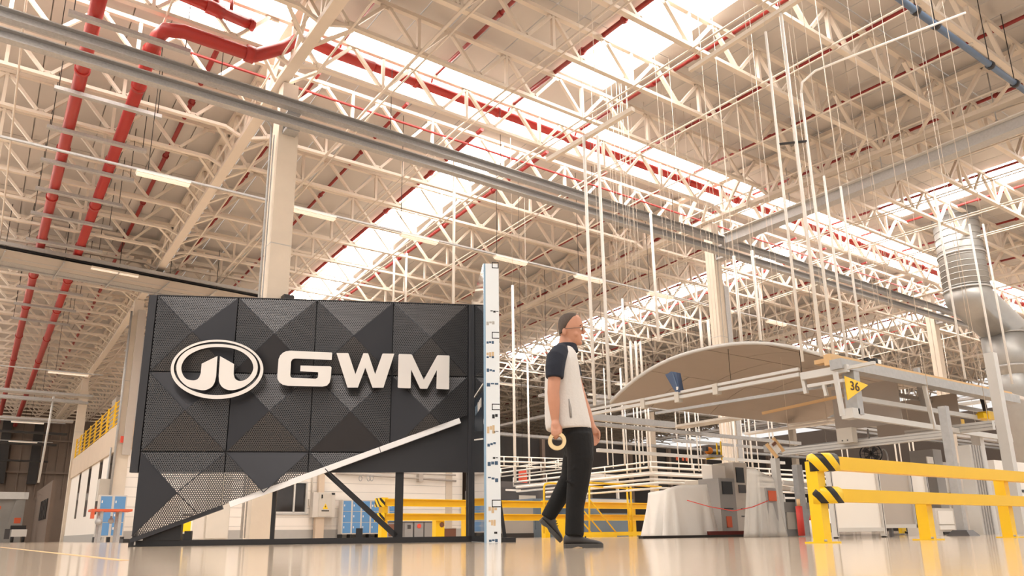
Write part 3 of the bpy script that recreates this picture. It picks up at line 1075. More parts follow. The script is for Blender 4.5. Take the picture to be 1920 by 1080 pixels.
part('warning_bolt', MB().prism([[(cx - 0.03, cz - 0.08), (cx + 0.05, cz + 0.03), (cx, cz + 0.03), (cx + 0.03, cz + 0.12), (cx - 0.05, cz + 0.0), (cx, cz + 0.0)]], lambda x, z, d_: V((x, 44.55 - d_, z)), 0, 0.008), black, t)
part('notice_strip', MB().bb((cx - 0.24, 44.545, cz - 0.27), (cx + 0.24, 44.56, cz - 0.2)), blackp, t)
part('latch', MB().bb((cx - 0.28, 44.53, cz + 0.5), (cx - 0.2, 44.56, cz + 0.72)), blackp, t)
part('vent_cap', MB().bb((p1.x - 0.25, 44.55, p0.z - 0.12), (p1.x - 0.05, 44.6, p0.z - 0.02)), blackp, t)
one('socket_box', MB().bb((onY(578, 945, 45.2).x, 45.1, 1.95), (onY(586, 945, 45.2).x, 45.28, 2.35)).tube([(onY(583, 945, 45.2).x, 45.2, 2.35), (onY(583, 945, 45.2).x, 45.2, 4.8)], 0.05, 6), cab, 'small socket box under a conduit on the annex wall', 'socket box')
# black tool chest
p = onZ(487, 1013.6, 0.0)
q0, q1 = onY(466, 1000, 30), onY(511, 1000, 30)
t = thing('tool_chest', 'black plastic tool chest with a wire handle near the cream column', 'tool chest', ((q0.x + q1.x) / 2, 30, 0))
part('body', MB().bb((q0.x + 0.3, 30, 0), (q1.x, 30.6, 0.5)), blackp, t)
part('lid', MB().bb((q0.x + 0.25, 29.95, 0.5), (q1.x + 0.05, 30.65, 0.62)), blackp, t)
part('side_box', MB().bb((q0.x, 29.9, 0), (q0.x + 0.28, 30.5, 0.55)), dkmach, t)
xm = (q0.x + q1.x) / 2
part('handle', MB().tube([(xm - 0.15, 30.2, 0.62), (xm - 0.1, 30.2, 0.78), (xm + 0.2, 30.2, 0.8), (xm + 0.3, 30.2, 0.62)], 0.02, 6), alu, t)
# beige cabinet and yellow sign seen under the sign's left end
q0, q1 = onY(388, 960, 28), onY(431, 960, 28)
t = thing('steel_cupboard', 'beige steel cupboard seen under the slanting sign edge', 'cupboard', ((q0.x + q1.x) / 2, 28, 0))
part('body', MB().bb((q0.x - 0.2, 28, 0.05), (q1.x, 28.7, 2.35)), cab, t)
part('door', MB().bb((q0.x, 27.96, 0.1), (q1.x - 0.03, 28, 2.3)), cab, t)
part('lock', MB().bb((q0.x + 0.03, 27.94, 0.95), (q0.x + 0.07, 27.96, 1.1)), blackp, t)
part('side_door', MB().bb((q0.x - 0.95, 27.97, 0.1), (q0.x - 0.06, 28.0, 2.3)), lockf, t)
q0, q1 = onY(338, 1000, 26), onY(359, 1000, 26)
t = thing('water_dispenser', 'white floor appliance with a bright yellow panel behind the sign edge', 'appliance', ((q0.x + q1.x) / 2, 26, 0))
part('body', MB().bb((q0.x, 26, 0.02), (q1.x, 26.5, 1.3)), white, t)
part('panel', MB().bb((q0.x + 0.05, 25.97, 0.32), (q1.x - 0.05, 26, 0.66)), yel, t)
part('tray', MB().bb((q0.x + 0.03, 25.95, 0.04), (q1.x - 0.05, 26, 0.26)), blackp, t)
part('grille', MB().bb((q0.x + 0.02, 25.97, 0.8), (q1.x - 0.02, 26, 0.86)), dkmach, t)
# recycling bins behind the rear guard
for k, (a, b, m_, lab) in enumerate(((727, 747, binm, 'grey recycling bin with a dark front behind the yellow guard'), (759, 774, binm, 'grey recycling bin with a small dark square label'), (777, 794, binm, 'grey recycling bin with a round red label'), (796, 814, cabg, 'plain darker grey recycling bin'))):
    yb = 36
    q0, q1 = onY(a, 1000, yb), onY(b, 1000, yb)
    t = thing('recycling_bin', lab, 'bin', ((q0.x + q1.x) / 2, yb, 0))
    part('body', MB().bb((q0.x, yb, 0), (q1.x, yb + 0.5, 0.78)), m_, t)
    part('lid', MB().bb((q0.x - 0.02, yb - 0.02, 0.78), (q1.x + 0.02, yb + 0.52, 0.84)), dkmach, t)
    xm = (q0.x + q1.x) / 2
    if k == 1:
        part('label_plate', MB().bb((xm - 0.08, yb - 0.02, 0.46), (xm + 0.1, yb, 0.66)), dkmach, t)
    if k == 2:
        part('label_plate', MB().tube([(xm, yb - 0.02, 0.6), (xm, yb, 0.6)], 0.12, 16), paper, t)
    if k == 0:
        part('front_panel', MB().bb((q0.x + 0.03, yb - 0.02, 0.1), (q1.x - 0.03, yb, 0.7)), brown, t)
q0, q1 = onY(834, 1000, 36), onY(855, 1000, 36)
t = thing('carton', 'brown cardboard carton on the floor behind the yellow guard', 'carton', ((q0.x + q1.x) / 2, 36, 0))
part('body', MB().bb((q0.x, 36, 0), (q1.x, 36.5, 0.46)), brown, t)
part('flap', MB().bb((q0.x + 0.1, 35.97, 0.46), (q1.x, 36.4, 0.5)), cab, t)
# cable hooks and pipes under the annex ceiling edge seen beneath the sign
t = thing('wall_pipe', 'pale pipes running along the annex wall under the sign panel', 'pipe', (20, YA - 0.3, 3.7))
part('pipe', MB().tube([(18.2, YA - 0.3, 3.95), (26.9, YA - 0.3, 3.72)], 0.07, 8), canvg, t)
part('pipe', MB().tube([(18.2, YA - 0.25, 4.1), (26.9, YA - 0.25, 4.12)], 0.05, 8), canvg, t)
part('bracket', MB().bb((24.0, YA - 0.4, 3.6), (24.3, YA, 4.1)), canvg, t)
for px in (676, 691, 697):
    c = onY(px, 897, 44.9)
    one('cable_hook', MB().tube([c + V((0.1 * math.cos(a * 0.6), 0, 0.16 * math.sin(a * 0.6))) for a in range(11)], 0.025, 6), galv, 'grey cable loop hanging from the annex wall pipes', 'cable loop', 'cable loops under the wall pipes')

# red-topped table
p0, p1 = onY(170, 955, 37.0), onY(246, 955, 37.0)
t = thing('work_table', 'red topped steel table standing left of the sign by the annex', 'table', ((p0.x + p1.x) / 2, 37, 0))
t['label'] = 'red topped steel table in front of the annex slot windows'
part('top', MB().bb((p0.x, 36.6, 1.28), (p1.x, 37.8, 1.38)), orange, t)
part('apron', MB().bb((p0.x, 36.58, 0.98), (p0.x + 0.12, 36.9, 1.28)), orange, t)
for x in (p0.x + 0.35, p1.x - 0.5):
    for y in (36.7, 37.6):
        part('leg', MB().bb((x, y, 0), (x + 0.12, y + 0.1, 1.28)), galv, t)
part('vise', MB().sphere((p0.x + 0.3, 36.6, 0.85), 0.14).tube([(p0.x + 0.3, 36.6, 0.85), (p0.x + 0.3, 36.7, 1.1)], 0.04), galv, t)
part('vise', MB().sphere((p0.x + 0.85, 37.2, 0.9), 0.12).tube([(p0.x + 0.85, 37.2, 0.9), (p0.x + 0.85, 37.2, 1.1)], 0.04), galv, t)
one('threshold_block', MB().bb((onY(231, 1010, 30).x, 30, 0), (onY(250, 1010, 30).x, 30.8, 0.13)), black, 'low black block on the floor behind the sign corner', 'block')

# ================================================================= THE SIGN
S0 = V((1.921, 12.361, 0))
TH = -0.467
PS = 1.222
SZ = 3.813
UV = V((math.cos(TH), math.sin(TH), 0))
NV = V((UV.y, -UV.x, 0))


def sinv(px, py, n=0.0):
    d = ray(px, py)
    o = V((0, 0, CAMZ))
    t_ = NV.dot(S0 + NV * n - o) / NV.dot(d)
    P = o + d * t_ - S0
    return (P.dot(UV), P.z)


def sl(u, z, n=0.0):
    """sign-local point: x along the sign, y away from the viewer, z up"""
    return V((u, -n, z))


sign = thing('display_sign', 'dark faceted metal display sign with white oval emblem and GWM letters', 'sign', S0, rotz=TH)


def diag(u):
    return 0.112 + u * 0.3787


def clip(poly):
    """keep the part of a 3D polygon (u,z,n) above the slanting lower edge"""
    out = []
    for i in range(len(poly)):
        a, b = poly[i], poly[(i + 1) % len(poly)]
        da, db = a[1] - diag(a[0]), b[1] - diag(b[0])
        if da >= 0:
            out.append(a)
        if (da >= 0) != (db >= 0):
            t_ = da / (da - db)
            out.append(tuple(a[k] + (b[k] - a[k]) * t_ for k in range(3)))
    return out


APEX = 0.14
PERF = {(0, 0): 'TLB', (1, 0): 'TLR', (2, 0): 'TLB', (3, 0): 'TLRB', (0, 1): 'LBR', (1, 1): 'TRB', (2, 1): 'TLR', (3, 1): 'TRB', (0, 2): 'TRB', (1, 2): 'LR', (2, 2): 'TLR'}
for (i, j), ps in PERF.items():
    g = 0.008
    u0, u1 = i * PS + g, (i + 1) * PS - g
    z1, z0 = SZ - j * PS - g, SZ - (j + 1) * PS + g
    cu, cz = (u0 + u1) / 2, (z0 + z1) / 2
    corners = {'tl': (u0, z1, 0.0), 'tr': (u1, z1, 0.0), 'br': (u1, z0, 0.0), 'bl': (u0, z0, 0.0)}
    rimpoly = clip([corners[k] for k in ('tl', 'tr', 'br', 'bl')])
    if len(rimpoly) < 3:
        continue
    mb = MB()
    n = len(rimpoly)
    vs = [sl(u, z, 0.0) for u, z, _ in rimpoly] + [sl(u, z, -0.045) for u, z, _ in rimpoly]
    mb.add(vs, [(k, (k + 1) % n, (k + 1) % n + n, k + n) for k in range(n)])
    pn = part('sign_panel', mb, signd, sign, local=True)
    ap = (cu, cz, APEX)
    for nm, (a, b) in {'T': ('tl', 'tr'), 'R': ('tr', 'br'), 'B': ('br', 'bl'), 'L': ('bl', 'tl')}.items():
        poly = clip([corners[a], corners[b], ap])
        if len(poly) < 3:
            continue
        mb = MB().add([sl(*p) for p in poly], [tuple(range(len(poly)))])
        part('facet', mb, perf if nm in ps else signd, pn, local=True, label='perforated facet' if nm in ps else 'plain facet')
    # folded ridges along the creases
    for k in corners:
        a, b = corners[k], ap
        seg = clip([a, b])
        pts = [a, b]
        if a[1] < diag(a[0]):
            da, db = a[1] - diag(a[0]), b[1] - diag(b[0])
            if db <= 0:
                continue
            t_ = da / (da - db)
            pts = [tuple(a[q] + (b[q] - a[q]) * t_ for q in range(3)), b]
        mb = MB().bar(sl(*pts[0]), sl(*pts[1]), 0.014, 0.004, up=(0, -1, 0))
        part('crease', mb, signd, pn, local=True)
# slanting lower edge
part('lower_edge', MB().bar(sl(0.0, diag(0) - 0.03, 0.0), sl(1.24, diag(1.24) - 0.03, 0.0), 0.06, 0.06, up=(0, -1, 0)), signb, sign, local=True)
# backing plate above the opening, and its slanted skirt
part('backing_plate', MB().bb(sl(-0.13, 1.065, -0.09), sl(4.93, SZ + 0.01, -0.12)), signb, sign, local=True)
part('side_return', MB().bb(sl(-0.13, 1.065, -0.02), sl(-0.015, SZ + 0.01, -0.09)), signb, sign, local=True)
part('top_return', MB().bb(sl(-0.01, SZ, 0.0), sl(4.9, SZ + 0.012, -0.1)), signb, sign, local=True)
part('gap_filler', MB().bb(sl(4.9, 0.085, 0.0), sl(4.944, SZ + 0.01, -0.12)), signb, sign, local=True)  # dark filler added to stop light leaking between sign and board
# light bar
a, b = (1.345, diag(1.345) - 0.035), (4.76, diag(4.76) - 0.045)
for k, (f0, f1) in enumerate(((0.0, 0.635), (0.638, 1.0))):
    p = (a[0] + (b[0] - a[0]) * f0, a[1] + (b[1] - a[1]) * f0)
    q = (a[0] + (b[0] - a[0]) * f1, a[1] + (b[1] - a[1]) * f1)
    part('light_bar', MB().bar(sl(*p, 0.03), sl(*q, 0.03), 0.085, 0.06, up=(0, -1, 0)), ledw, sign, local=True, label='white linear light bar')
# frame
FR = -0.14
part('base_beam', MB().bb(sl(-0.06, 0.0, FR + 0.04), sl(5.0, 0.085, FR - 0.05)), black, sign, local=True)
for u in (1.95, 3.83):
    part('frame_post', MB().bb(sl(u - 0.03 - (0.035 if u > 3 else 0), 0.085, FR), sl(u + 0.03 + (0.035 if u > 3 else 0), 1.2, FR - 0.06)), black, sign, local=True)
part('frame_post', MB().bb(sl(4.88, 0.085, FR), sl(4.93, 1.2, FR - 0.06)), black, sign, local=True)
part('frame_post', MB().bb(sl(-0.03, 0.085, FR), sl(0.03, 1.2, FR - 0.06)), black, sign, local=True)
part('frame_brace', MB().bar(sl(2.68, 1.1, FR - 0.03), sl(3.8, 0.1, FR - 0.03), 0.085, 0.06, up=(0, -1, 0)), black, sign, local=True)
for u, h in ((0.75, 0.13), (3.24, 0.14)):
    part('foot_block', MB().bb(sl(u - 0.05, 0.085, FR + 0.02), sl(u + 0.05, 0.085 + h, FR - 0.05)), black, sign, local=True)
part('corner_ballast', MB().prism([[(0.14, 0.085), (0.66, 0.085), (0.66, 0.33), (0.6, 0.33), (0.14, 0.15)]], lambda x, z, d: sl(x, z, -0.08 - d), 0, 0.1), black, sign, local=True)
part('adjuster', MB().tube([sl(0.06, 0.02, 0.0), sl(0.06, 0.09, 0.0)], 0.012, 8).tube([sl(0.04, 0.085, 0), sl(0.1, 0.115, 0)], 0.012, 8), alu, sign, local=True)

# emblem and letters
LN, LT = 0.235, 0.05


def zloop(pts, x0, y0, s_):
    return [sinv(x0 + x / s_, y0 + y / s_, LN) for x, y in pts]


def smooth(pts, sharp=(), k=3):
    n = len(pts)
    out = []
    for i in range(n):
        p0, p1, p2, p3 = pts[i - 1], pts[i], pts[(i + 1) % n], pts[(i + 2) % n]
        out.append(p1)
        if i in sharp or (i + 1) % n in sharp:
            continue
        for j in range(1, k):
            t_ = j / k
            out.append(tuple(0.5 * ((2 * p1[c]) + (-p0[c] + p2[c]) * t_ + (2 * p0[c] - 5 * p1[c] + 4 * p2[c] - p3[c]) * t_ ** 2 + (-p0[c] + 3 * p1[c] - 3 * p2[c] + p3[c]) * t_ ** 3) for c in (0, 1)))
    return out


def letter(name, loops, label=None):
    o = part(name, MB().prism(loops, lambda x, z, d: sl(x, z, d), LN - 0.004, LN), signw, sign, local=True, label=label)
    part('letter_return', MB().prism(loops, lambda x, z, d: sl(x, z, d), LN - LT - 0.004, LN - 0.0045), signs, o, local=True)
    c = loops[0]
    for q in (0.2, 0.5, 0.8):
        u, z = c[int(len(c) * q)]
        cu_ = sum(p[0] for p in c) / len(c)
        cz_ = sum(p[1] for p in c) / len(c)
        u, z = u + (cu_ - u) * 0.06, z + (cz_ - z) * 0.06
    return o


def ell(cx, cy, rx, ry, n=64):
    return [(cx + rx * math.cos(2 * math.pi * i / n), cy + ry * math.sin(2 * math.pi * i / n)) for i in range(n)]


letter('emblem_ring', [zloop(ell(775, 540, 695, 445), 310, 625, 8.0), zloop(ell(776, 527, 649, 401), 310, 625, 8.0)], 'white oval ring of the emblem')
EM = [(500, 845), (360, 810), (260, 740), (190, 640), (165, 530), (180, 430), (240, 330), (350, 245), (500, 190), (650, 165), (800, 160), (950, 172), (1100, 205), (1230, 265), (1330, 350), (1380, 450), (1385, 540), (1360, 630), (1290, 720), (1190, 795), (1080, 840), (980, 853), (900, 835), (840, 790), (805, 720), (800, 640), (820, 342), (1032, 460), (1025, 610), (1040, 670), (1080, 705), (1140, 713), (1210, 690), (1275, 630), (1315, 550), (1318, 490), (1290, 410), (1220, 330), (1120, 265), (980, 220), (800, 205), (640, 215), (500, 250), (370, 315), (290, 390), (245, 480), (243, 560), (275, 640), (330, 690), (410, 705), (470, 695), (510, 655), (530, 600), (545, 455), (782, 340), (762, 640), (745, 720), (700, 800), (620, 845), (560, 853)]
sh = [k for k, p in enumerate(EM) if p in ((800, 640), (820, 342), (1032, 460), (1025, 610), (530, 600), (545, 455), (782, 340), (762, 640))]
letter('emblem_core', [smooth(zloop(EM, 310, 625, 8.0), sh)], 'white inner emblem of twin towers in an open ring')
G = [(120, 330), (150, 260), (200, 210), (260, 182), (330, 172), (1095, 205), (1110, 215), (1100, 338), (1085, 342), (420, 316), (375, 330), (350, 375), (335, 620), (345, 655), (375, 672), (800, 688), (835, 675), (848, 650), (850, 575), (840, 568), (520, 550), (525, 445), (1075, 460), (1095, 480), (1080, 680), (1060, 760), (1010, 815), (930, 833), (290, 818), (200, 800), (135, 755), (100, 690), (97, 640)]
letter('letter_g', [zloop(G, 510, 640, 9.8176)], 'white letter G')
W = [(630.9, 661.9), (652.1, 661.9), (653.8, 663.4), (666.4, 701.5), (681.2, 662.6), (682.5, 662.2), (689.4, 662.4), (690.6, 663.4), (703.4, 701.5), (717.0, 663.4), (718.4, 662.9), (739.4, 663.1), (718.9, 727.0), (698.5, 727.0), (685.0, 689.5), (670.9, 726.8), (651.6, 726.8)]
letter('letter_w', [[sinv(x, y, LN) for x, y in W]], 'white letter W')
Mm = [(838, 245), (850, 227), (1065, 232), (1082, 245), (1292, 690), (1530, 260), (1545, 250), (1745, 255), (1757, 270), (1748, 855), (1738, 865), (1530, 858), (1518, 845), (1528, 515), (1355, 850), (1340, 855), (1235, 853), (1222, 845), (1065, 510), (1057, 835), (1045, 845), (835, 838), (822, 825)]
letter('letter_m', [zloop(Mm, 660, 640, 9.6)], 'white letter M')

# ---------------------------------------------------------------- film-wrapped booth board at the sign's end
BU0, BU1, BN0, BN1, BZ = 4.945, 5.165, -0.05, 1.86, 3.86
bd = thing('booth_board', 'tall booth board with polished face and white printed film edge beside the sign', 'board', S0, rotz=TH)
part('core', MB().bb(sl(BU0 + 0.012, 0.0, BN0), sl(BU1, BZ, BN1 - 0.012)), film, bd, local=True)
part('polished_face', MB().bb(sl(BU0, 0.01, BN0), sl(BU0 + 0.012, BZ, BN1 - 0.03)), glassy, bd, local=True, label='mirror polished acrylic face')
part('acrylic_edge', MB().bb(sl(BU0, 0.0, BN1 - 0.03), sl(BU0 + 0.03, BZ, BN1 - 0.004)), acryl, bd, local=True)
part('film_edge', MB().bb(sl(BU0 + 0.03, 0.0, BN1 - 0.012), sl(BU1, BZ, BN1)), film, bd, local=True, label='white protective film')


def fp(px, py, d=0.002):
    u, z = sinv(px, py, BN1 + d)
    return u, z


# printed marks on the film (open frames, blocks and squiggles)
for y0, y1 in ((491, 503), (622, 635), (757, 769), (937, 951)):
    (ua, za), (ub, zb_) = fp(922, y0), fp(930, y1)
    ub = BU1 - 0.002
    mb = MB()
    w = 0.012
    mb.bb(sl(ua, za - w, BN1), sl(ub, za, BN1 + 0.002)).bb(sl(ua, zb_, BN1), sl(ub, zb_ + w, BN1 + 0.002)).bb(sl(ua, zb_, BN1), sl(ua + w, za, BN1 + 0.002))
    if y0 == 491:
        mb.bb(sl(ub - w, zb_, BN1), sl(ub, za, BN1 + 0.002))
    part('film_print', mb, blackp, bd, local=True)
for y, dx, dy, m_ in ((582, 10, 4, blackp), (668, 9, 5, filmb), (691, 10, 9, filmb), (718, 14, 6, filmb), (777, 10, 6, blackp), (808, 11, 3, blackp), (832, 10, 9, filmb), (857, 9, 3, blackp), (866, 12, 8, filmb), (894, 12, 7, filmb), (997, 12, 6, blackp), (1012, 10, 5, filmb), (661, 9, 10, filmo), (800, 9, 12, filmo), (950, 10, 10, filmo), (975, 8, 10, filmo), (603, 10, 6, greyw), (640, 9, 5, filmb)):
    xa = 908 if m_ is not blackp else 918
    t_ = random.uniform(-0.25, 0.35)
    (ua, za) = fp(xa + (y - 490) * 0.017, y)
    wd, hh = dx * 0.012, dy * 0.0105
    ua = max(ua, BU0 + 0.04)
    k = 3
    mb = MB()
    for q in range(k):
        uu = ua + wd * q / k
        if uu + wd / k > BU1:
            break
        zz = za + t_ * wd * q / k
        mb.bb(sl(uu, zz - hh * random.uniform(0.2, 0.9), BN1), sl(uu + wd / k * 0.85, zz, BN1 + 0.002))
    if mb.v:
        part('film_print', mb, m_, bd, local=True)
# small dark poster painted on to stand for a reflection in the polished face
pf = BU0 - 0.006


def bp(n, z):
    return V((pf, -n, z))


mb = MB()
mb.prism([[(0.62, 1.62), (1.75, 1.47), (1.75, 2.02), (0.62, 2.1)]], lambda n, z, d: V((BU0 - d, -n, z)), 0.001, 0.005)
part('mirrored_poster', mb, mat('dark teal poster', (24, 36, 48), 0.4), bd, local=True)
for (n0, z0, n1, z1) in ((0.55, 2.16, 1.8, 2.12), (0.55, 1.5, 1.8, 1.36)):
    part('mirrored_line', MB().bar(bp(n0, z0), bp(n1, z1), 0.02, 0.004, up=(1, 0, 0)), white, bd, local=True)
for k in range(5):
    part('mirrored_text', MB().bb(V((pf - 0.002, -(0.75 + k * 0.18), 1.84)), V((pf + 0.001, -(0.75 + k * 0.18 + 0.1), 1.97))), white if k > 1 else acryl, bd, local=True)
# black prop leg
t = thing('prop_stand', 'black steel prop leg with a flat foot behind the booth board', 'stand', S0, rotz=TH)
part('leg', MB().bar(sl(5.2, 1.0, 1.0), sl(5.33, 0.06, 1.0), 0.05, 0.05), black, t, local=True)
part('foot', MB().bb(sl(5.17, 0.0, 1.4), sl(5.43, 0.06, 0.7)), black, t, local=True)

# ================================================================= GUARD RAILS
YB = 3.69
gr = thing('guard_rail', 'yellow double box-rail guard with hazard striped end on the polished floor', 'guard rail', (8, YB, 0))
PXS = [5.70, 7.39, 9.11, 10.85, 12.6]
for k, x in enumerate(PXS):
    w = 0.05
    h = (0.66, 0.33, 0.6, 0.6, 0.6)[k]
    pst = part('post', MB().bb((x - w, YB - 0.02, 0.012), (x + w, YB + 0.085, h)), yel, gr)
    part('base_plate', MB().bb((x - 0.1, YB - 0.07, 0), (x + 0.1, YB + 0.13, 0.012)), yel, pst)
    part('bolt', MB().tube([(x - 0.075, YB - 0.045, 0.012), (x - 0.075, YB - 0.045, 0.03)], 0.012, 6), galv, pst)
for z0, z1 in ((0.585, 0.695), (0.325, 0.43)):
    r_ = part('rail', MB().bb((5.83, YB - 0.11, z0), (13.2, YB - 0.02, z1)), yeld, gr)
    # rounded hazard cap at the end
    pts = []
    for k in range(9):
        a_ = math.pi * k / 8
        pts.append((5.83 - 0.2 * math.sin(a_) * 0.95, (YB + 0.01) - 0.13 * math.cos(a_)))
    zt = 0.725 if z0 > 0.5 else z1 + 0.02
    rings = []
    for zz, sc in ((z0 - 0.01, 1.0), (zt - 0.05, 1.0), (zt - 0.015, 0.92), (zt, 0.75)):
        rings.append([V((5.78 + (x - 5.78) * sc, YB + 0.02 + (y - YB - 0.02) * sc, zz)) for x, y in pts])
    c = part('end_cap', MB().loft(rings), stripe, r_)
part('upright_face', MB().bb((10.75, YB - 0.13, 0.5), (10.95, YB - 0.11, 0.6)), yel, gr)

YQ = 18.0
rg = thing('guard_rail', 'yellow channel guard rail standing behind the dark sign', 'guard rail', (12, YQ, 0))
xs = [onY(p, 980, YQ).x for p in (718, 822, 873, 1023, 1185)]
hz = onY(718, 933, YQ).z
for k, x in enumerate(xs):
    wd = 0.16 if k != 1 else 0.26
    hh = hz if k in (0, 3) else (0.55 if k == 1 else hz - 0.05)
    pst = part('post', MB().bb((x - wd / 2, YQ - 0.1, 0), (x + wd / 2, YQ + 0.1, hh)), yel, rg)
    if k == 1:
        part('floor_symbol', MB().tube([(x + 0.05, YQ - 0.1, 0.38), (x + 0.05, YQ - 0.108, 0.38)], 0.07, 12), brown, pst)
xe = onY(1225, 960, YQ).x
for z0, z1 in ((hz - 0.22, hz - 0.03), (hz - 0.58, hz - 0.4)):
    part('rail_web', MB().bb((xs[0], YQ - 0.12, z0), (xe, YQ - 0.1, z1)), yeld, rg)
    part('rail_flange', MB().bb((xs[0], YQ - 0.2, z1 - 0.02), (xe, YQ - 0.1, z1)), yel, rg)
    part('rail_flange', MB().bb((xs[0], YQ - 0.2, z0), (xe, YQ - 0.1, z0 + 0.02)), yel, rg)
    part('end_cap', MB().bb((xs[0] - 0.2, YQ - 0.22, z0 - 0.02), (xs[0] - 0.06, YQ + 0.1, z1 + 0.01)), stripe, rg)

# ================================================================= CANOPY / OVERHEAD WORKSTATION
KX, KY0, KY1 = 11.18, 6.62, 12.1
KXE = 17.3
cp = thing('vaulted_canopy', 'large shallow vaulted canopy of brown laminate sheets over the line', 'canopy', (14, 9.3, 2.6))
ARC = []
NA = 18
for k in range(NA + 1):
    t_ = k / NA
    y = KY0 + (KY1 - KY0) * t_
    z = 2.72 + 0.16 * t_ + 0.72 * (1 - abs(2 * t_ - 1) ** 2.3)
    ARC.append((y, z))
# sheets (rows along the vault, columns along its length)
rows = [(0, 5), (5, 9), (9, 14), (14, 18)]
for r0, r1 in rows:
    xcut = [KX, 13.3, 15.3, KXE + 1.5] if r0 in (0, 9) else [KX, 12.4, 14.4, KXE + 1.5]
    for xa, xb in zip(xcut[:-1], xcut[1:]):
        rings = []
        for x in (xa + 0.012, xb - 0.012):
            lo = [V((x, y, z)) for y, z in ARC[r0:r1 + 1]]
            lo[0].y += 0.014
            lo[-1].y -= 0.014
            rings.append(lo + [p + V((0, 0, 0.03)) for p in reversed(lo)])
        part('vault_sheet', MB().loft(rings, smooth=False), canv, cp)
for k in (5, 9, 14):
    y, z = ARC[k]
    part('seam_strip', MB().bb((KX, y - 0.05, z + 0.032), (KXE + 1.5, y + 0.05, z + 0.05)), darks, cp)
for x, k0, k1 in ((12.4, 5, 9), (12.4, 14, 18), (13.3, 0, 5), (13.3, 9, 14), (14.4, 5, 9), (14.4, 14, 18), (15.3, 0, 5), (15.3, 9, 14)):
    part('seam_strip', MB().loft([[V((x - 0.04, y, z + 0.033)), V((x + 0.04, y, z + 0.033)), V((x + 0.04, y, z + 0.05)), V((x - 0.04, y, z + 0.05))] for y, z in ARC[k0:k1 + 1]], smooth=False), darks, cp)
part('front_edge', MB().loft([[V((KX - 0.03, y, z - 0.015)), V((KX + 0.02, y, z - 0.015)), V((KX + 0.02, y, z + 0.045)), V((KX - 0.03, y, z + 0.045))] for y, z in ARC]), alu, cp)
for k, yy in ((3, 0), (8, 0)):
    y, z = ARC[k]
    part('drop_wire', MB().tube([(KX + 0.3, y, z), (KX + 0.3, y, 2.75)], 0.006, 4), darks, cp)

# steel frame
fr = thing('overhead_gantry', 'grey steel and aluminium overhead line frame carrying the canopy', 'frame', (14, 6.6, 0))
part('long_beam', MB().bb((KX - 0.35, KY0 - 0.22, 2.56), (17.2, KY0 - 0.02, 2.72)), galv, fr)
part('beam_cap', MB().bb((KX - 0.3, KY0 - 0.02, 2.66), (17.4, KY0 + 0.1, 2.84)), ochre, fr)
YK = KY0 - 0.11


def pipe2(px0, py0, px1, py1, plane='Y', val=None, w=0.06, h=0.06, m_=None, nm='profile', par=None):
    f_ = {'Y': onY, 'X': onX}[plane]
    a_, b_ = f_(px0, py0, val), f_(px1, py1, val)
    return part(nm, MB().bar(a_, b_, w, h), m_ or alu, par or fr)


pipe2(1600, 778, 1886, 822, 'Y', YK, 0.07, 0.09, alu, 'lower_beam')
pipe2(1592, 745, 1865, 788, 'Y', YK + 0.3, 0.07, 0.08, alu, 'mid_beam')
pipe2(1640, 732, 1862, 775, 'Y', YK + 0.9, 0.07, 0.07, galv, 'mid_beam')
part('corner_post', MB().bb((KX - 0.02, YK - 0.1, 1.86), (KX + 0.14, YK + 0.1, 2.56)), galv, fr)
pipe2(1566, 698, 1580, 780, 'Y', YK - 0.1, 0.06, 0.06, alu, 'outer_post')
pipe2(1730, 712, 1752, 803, 'Y', YK - 0.02, 0.06, 0.06, alu, 'drop_post')
pipe2(1718, 690, 1735, 770, 'Y', YK + 0.6, 0.09, 0.09, galv, 'drop_post')
pipe2(1863, 740, 1885, 822, 'Y', YK, 0.07, 0.07, galv, 'drop_post')
pipe2(1838, 735, 1848, 770, 'Y', YK + 0.6, 0.07, 0.07, black, 'drop_post')
c = onY(1595, 776, YK)
part('corner_joint', MB().box(c, (0.2, 0.2, 0.16)), alu, fr)
c = onY(1884, 822, YK)
part('corner_joint', MB().box(c, (0.2, 0.2, 0.16)), alu, fr)
# front aluminium rails (run back along the canopy mouth)
XF = KX - 0.25
a_, b_ = onX(1100, 778, XF), onX(1500, 702, XF)
part('front_rail', MB().bar(a_, b_, 0.07, 0.06), alu, fr)
part('front_rail', MB().bar(a_ + V((-0.02, 0, 0.09)), b_ + V((-0.02, 0, 0.09)), 0.05, 0.05), alu, fr)
a_, b_ = onX(1503, 706, XF), onX(1590, 690, XF)
part('front_rail', MB().bar(a_, b_, 0.07, 0.12), alu, fr)
for px, py in ((1208, 757), (1272, 745), (1344, 730)):
    c = onX(px, py, XF)
    part('rail_clamp', MB().box(c, (0.12, 0.11, 0.2)), cab, fr)
pipe2(1515, 724, 1582, 713, 'X', XF, 0.05, 0.05, alu, 'front_rail')
pipe2(1230, 775, 1560, 722, 'X', XF + 0.1, 0.06, 0.05, galv, 'lower_rail')
pipe2(1505, 705, 1512, 738, 'X', XF + 0.05, 0.06, 0.06, alu, 'drop_bracket')
pipe2(1545, 722, 1550, 742, 'X', XF, 0.05, 0.05, alu, 'drop_bracket')
pipe2(1590, 690, 1640, 680, 'X', XF - 0.05, 0.06, 0.05, alu, 'front_rail')
# hanging sheets inside the canopy
for k, (x, ya, yb, z0, z1) in enumerate(((13.4, 6.9, 8.2, 1.95, 2.75), (15.6, 6.9, 8.6, 1.95, 2.7))):
    part('end_sheet', MB().bb((x, ya, z0), (x + 0.02, yb, z1)), canvg, fr)
part('ochre_rail', MB().bar(onX(1430, 775, 12.6), onX(1580, 742, 12.6), 0.05, 0.05), ochre, fr)
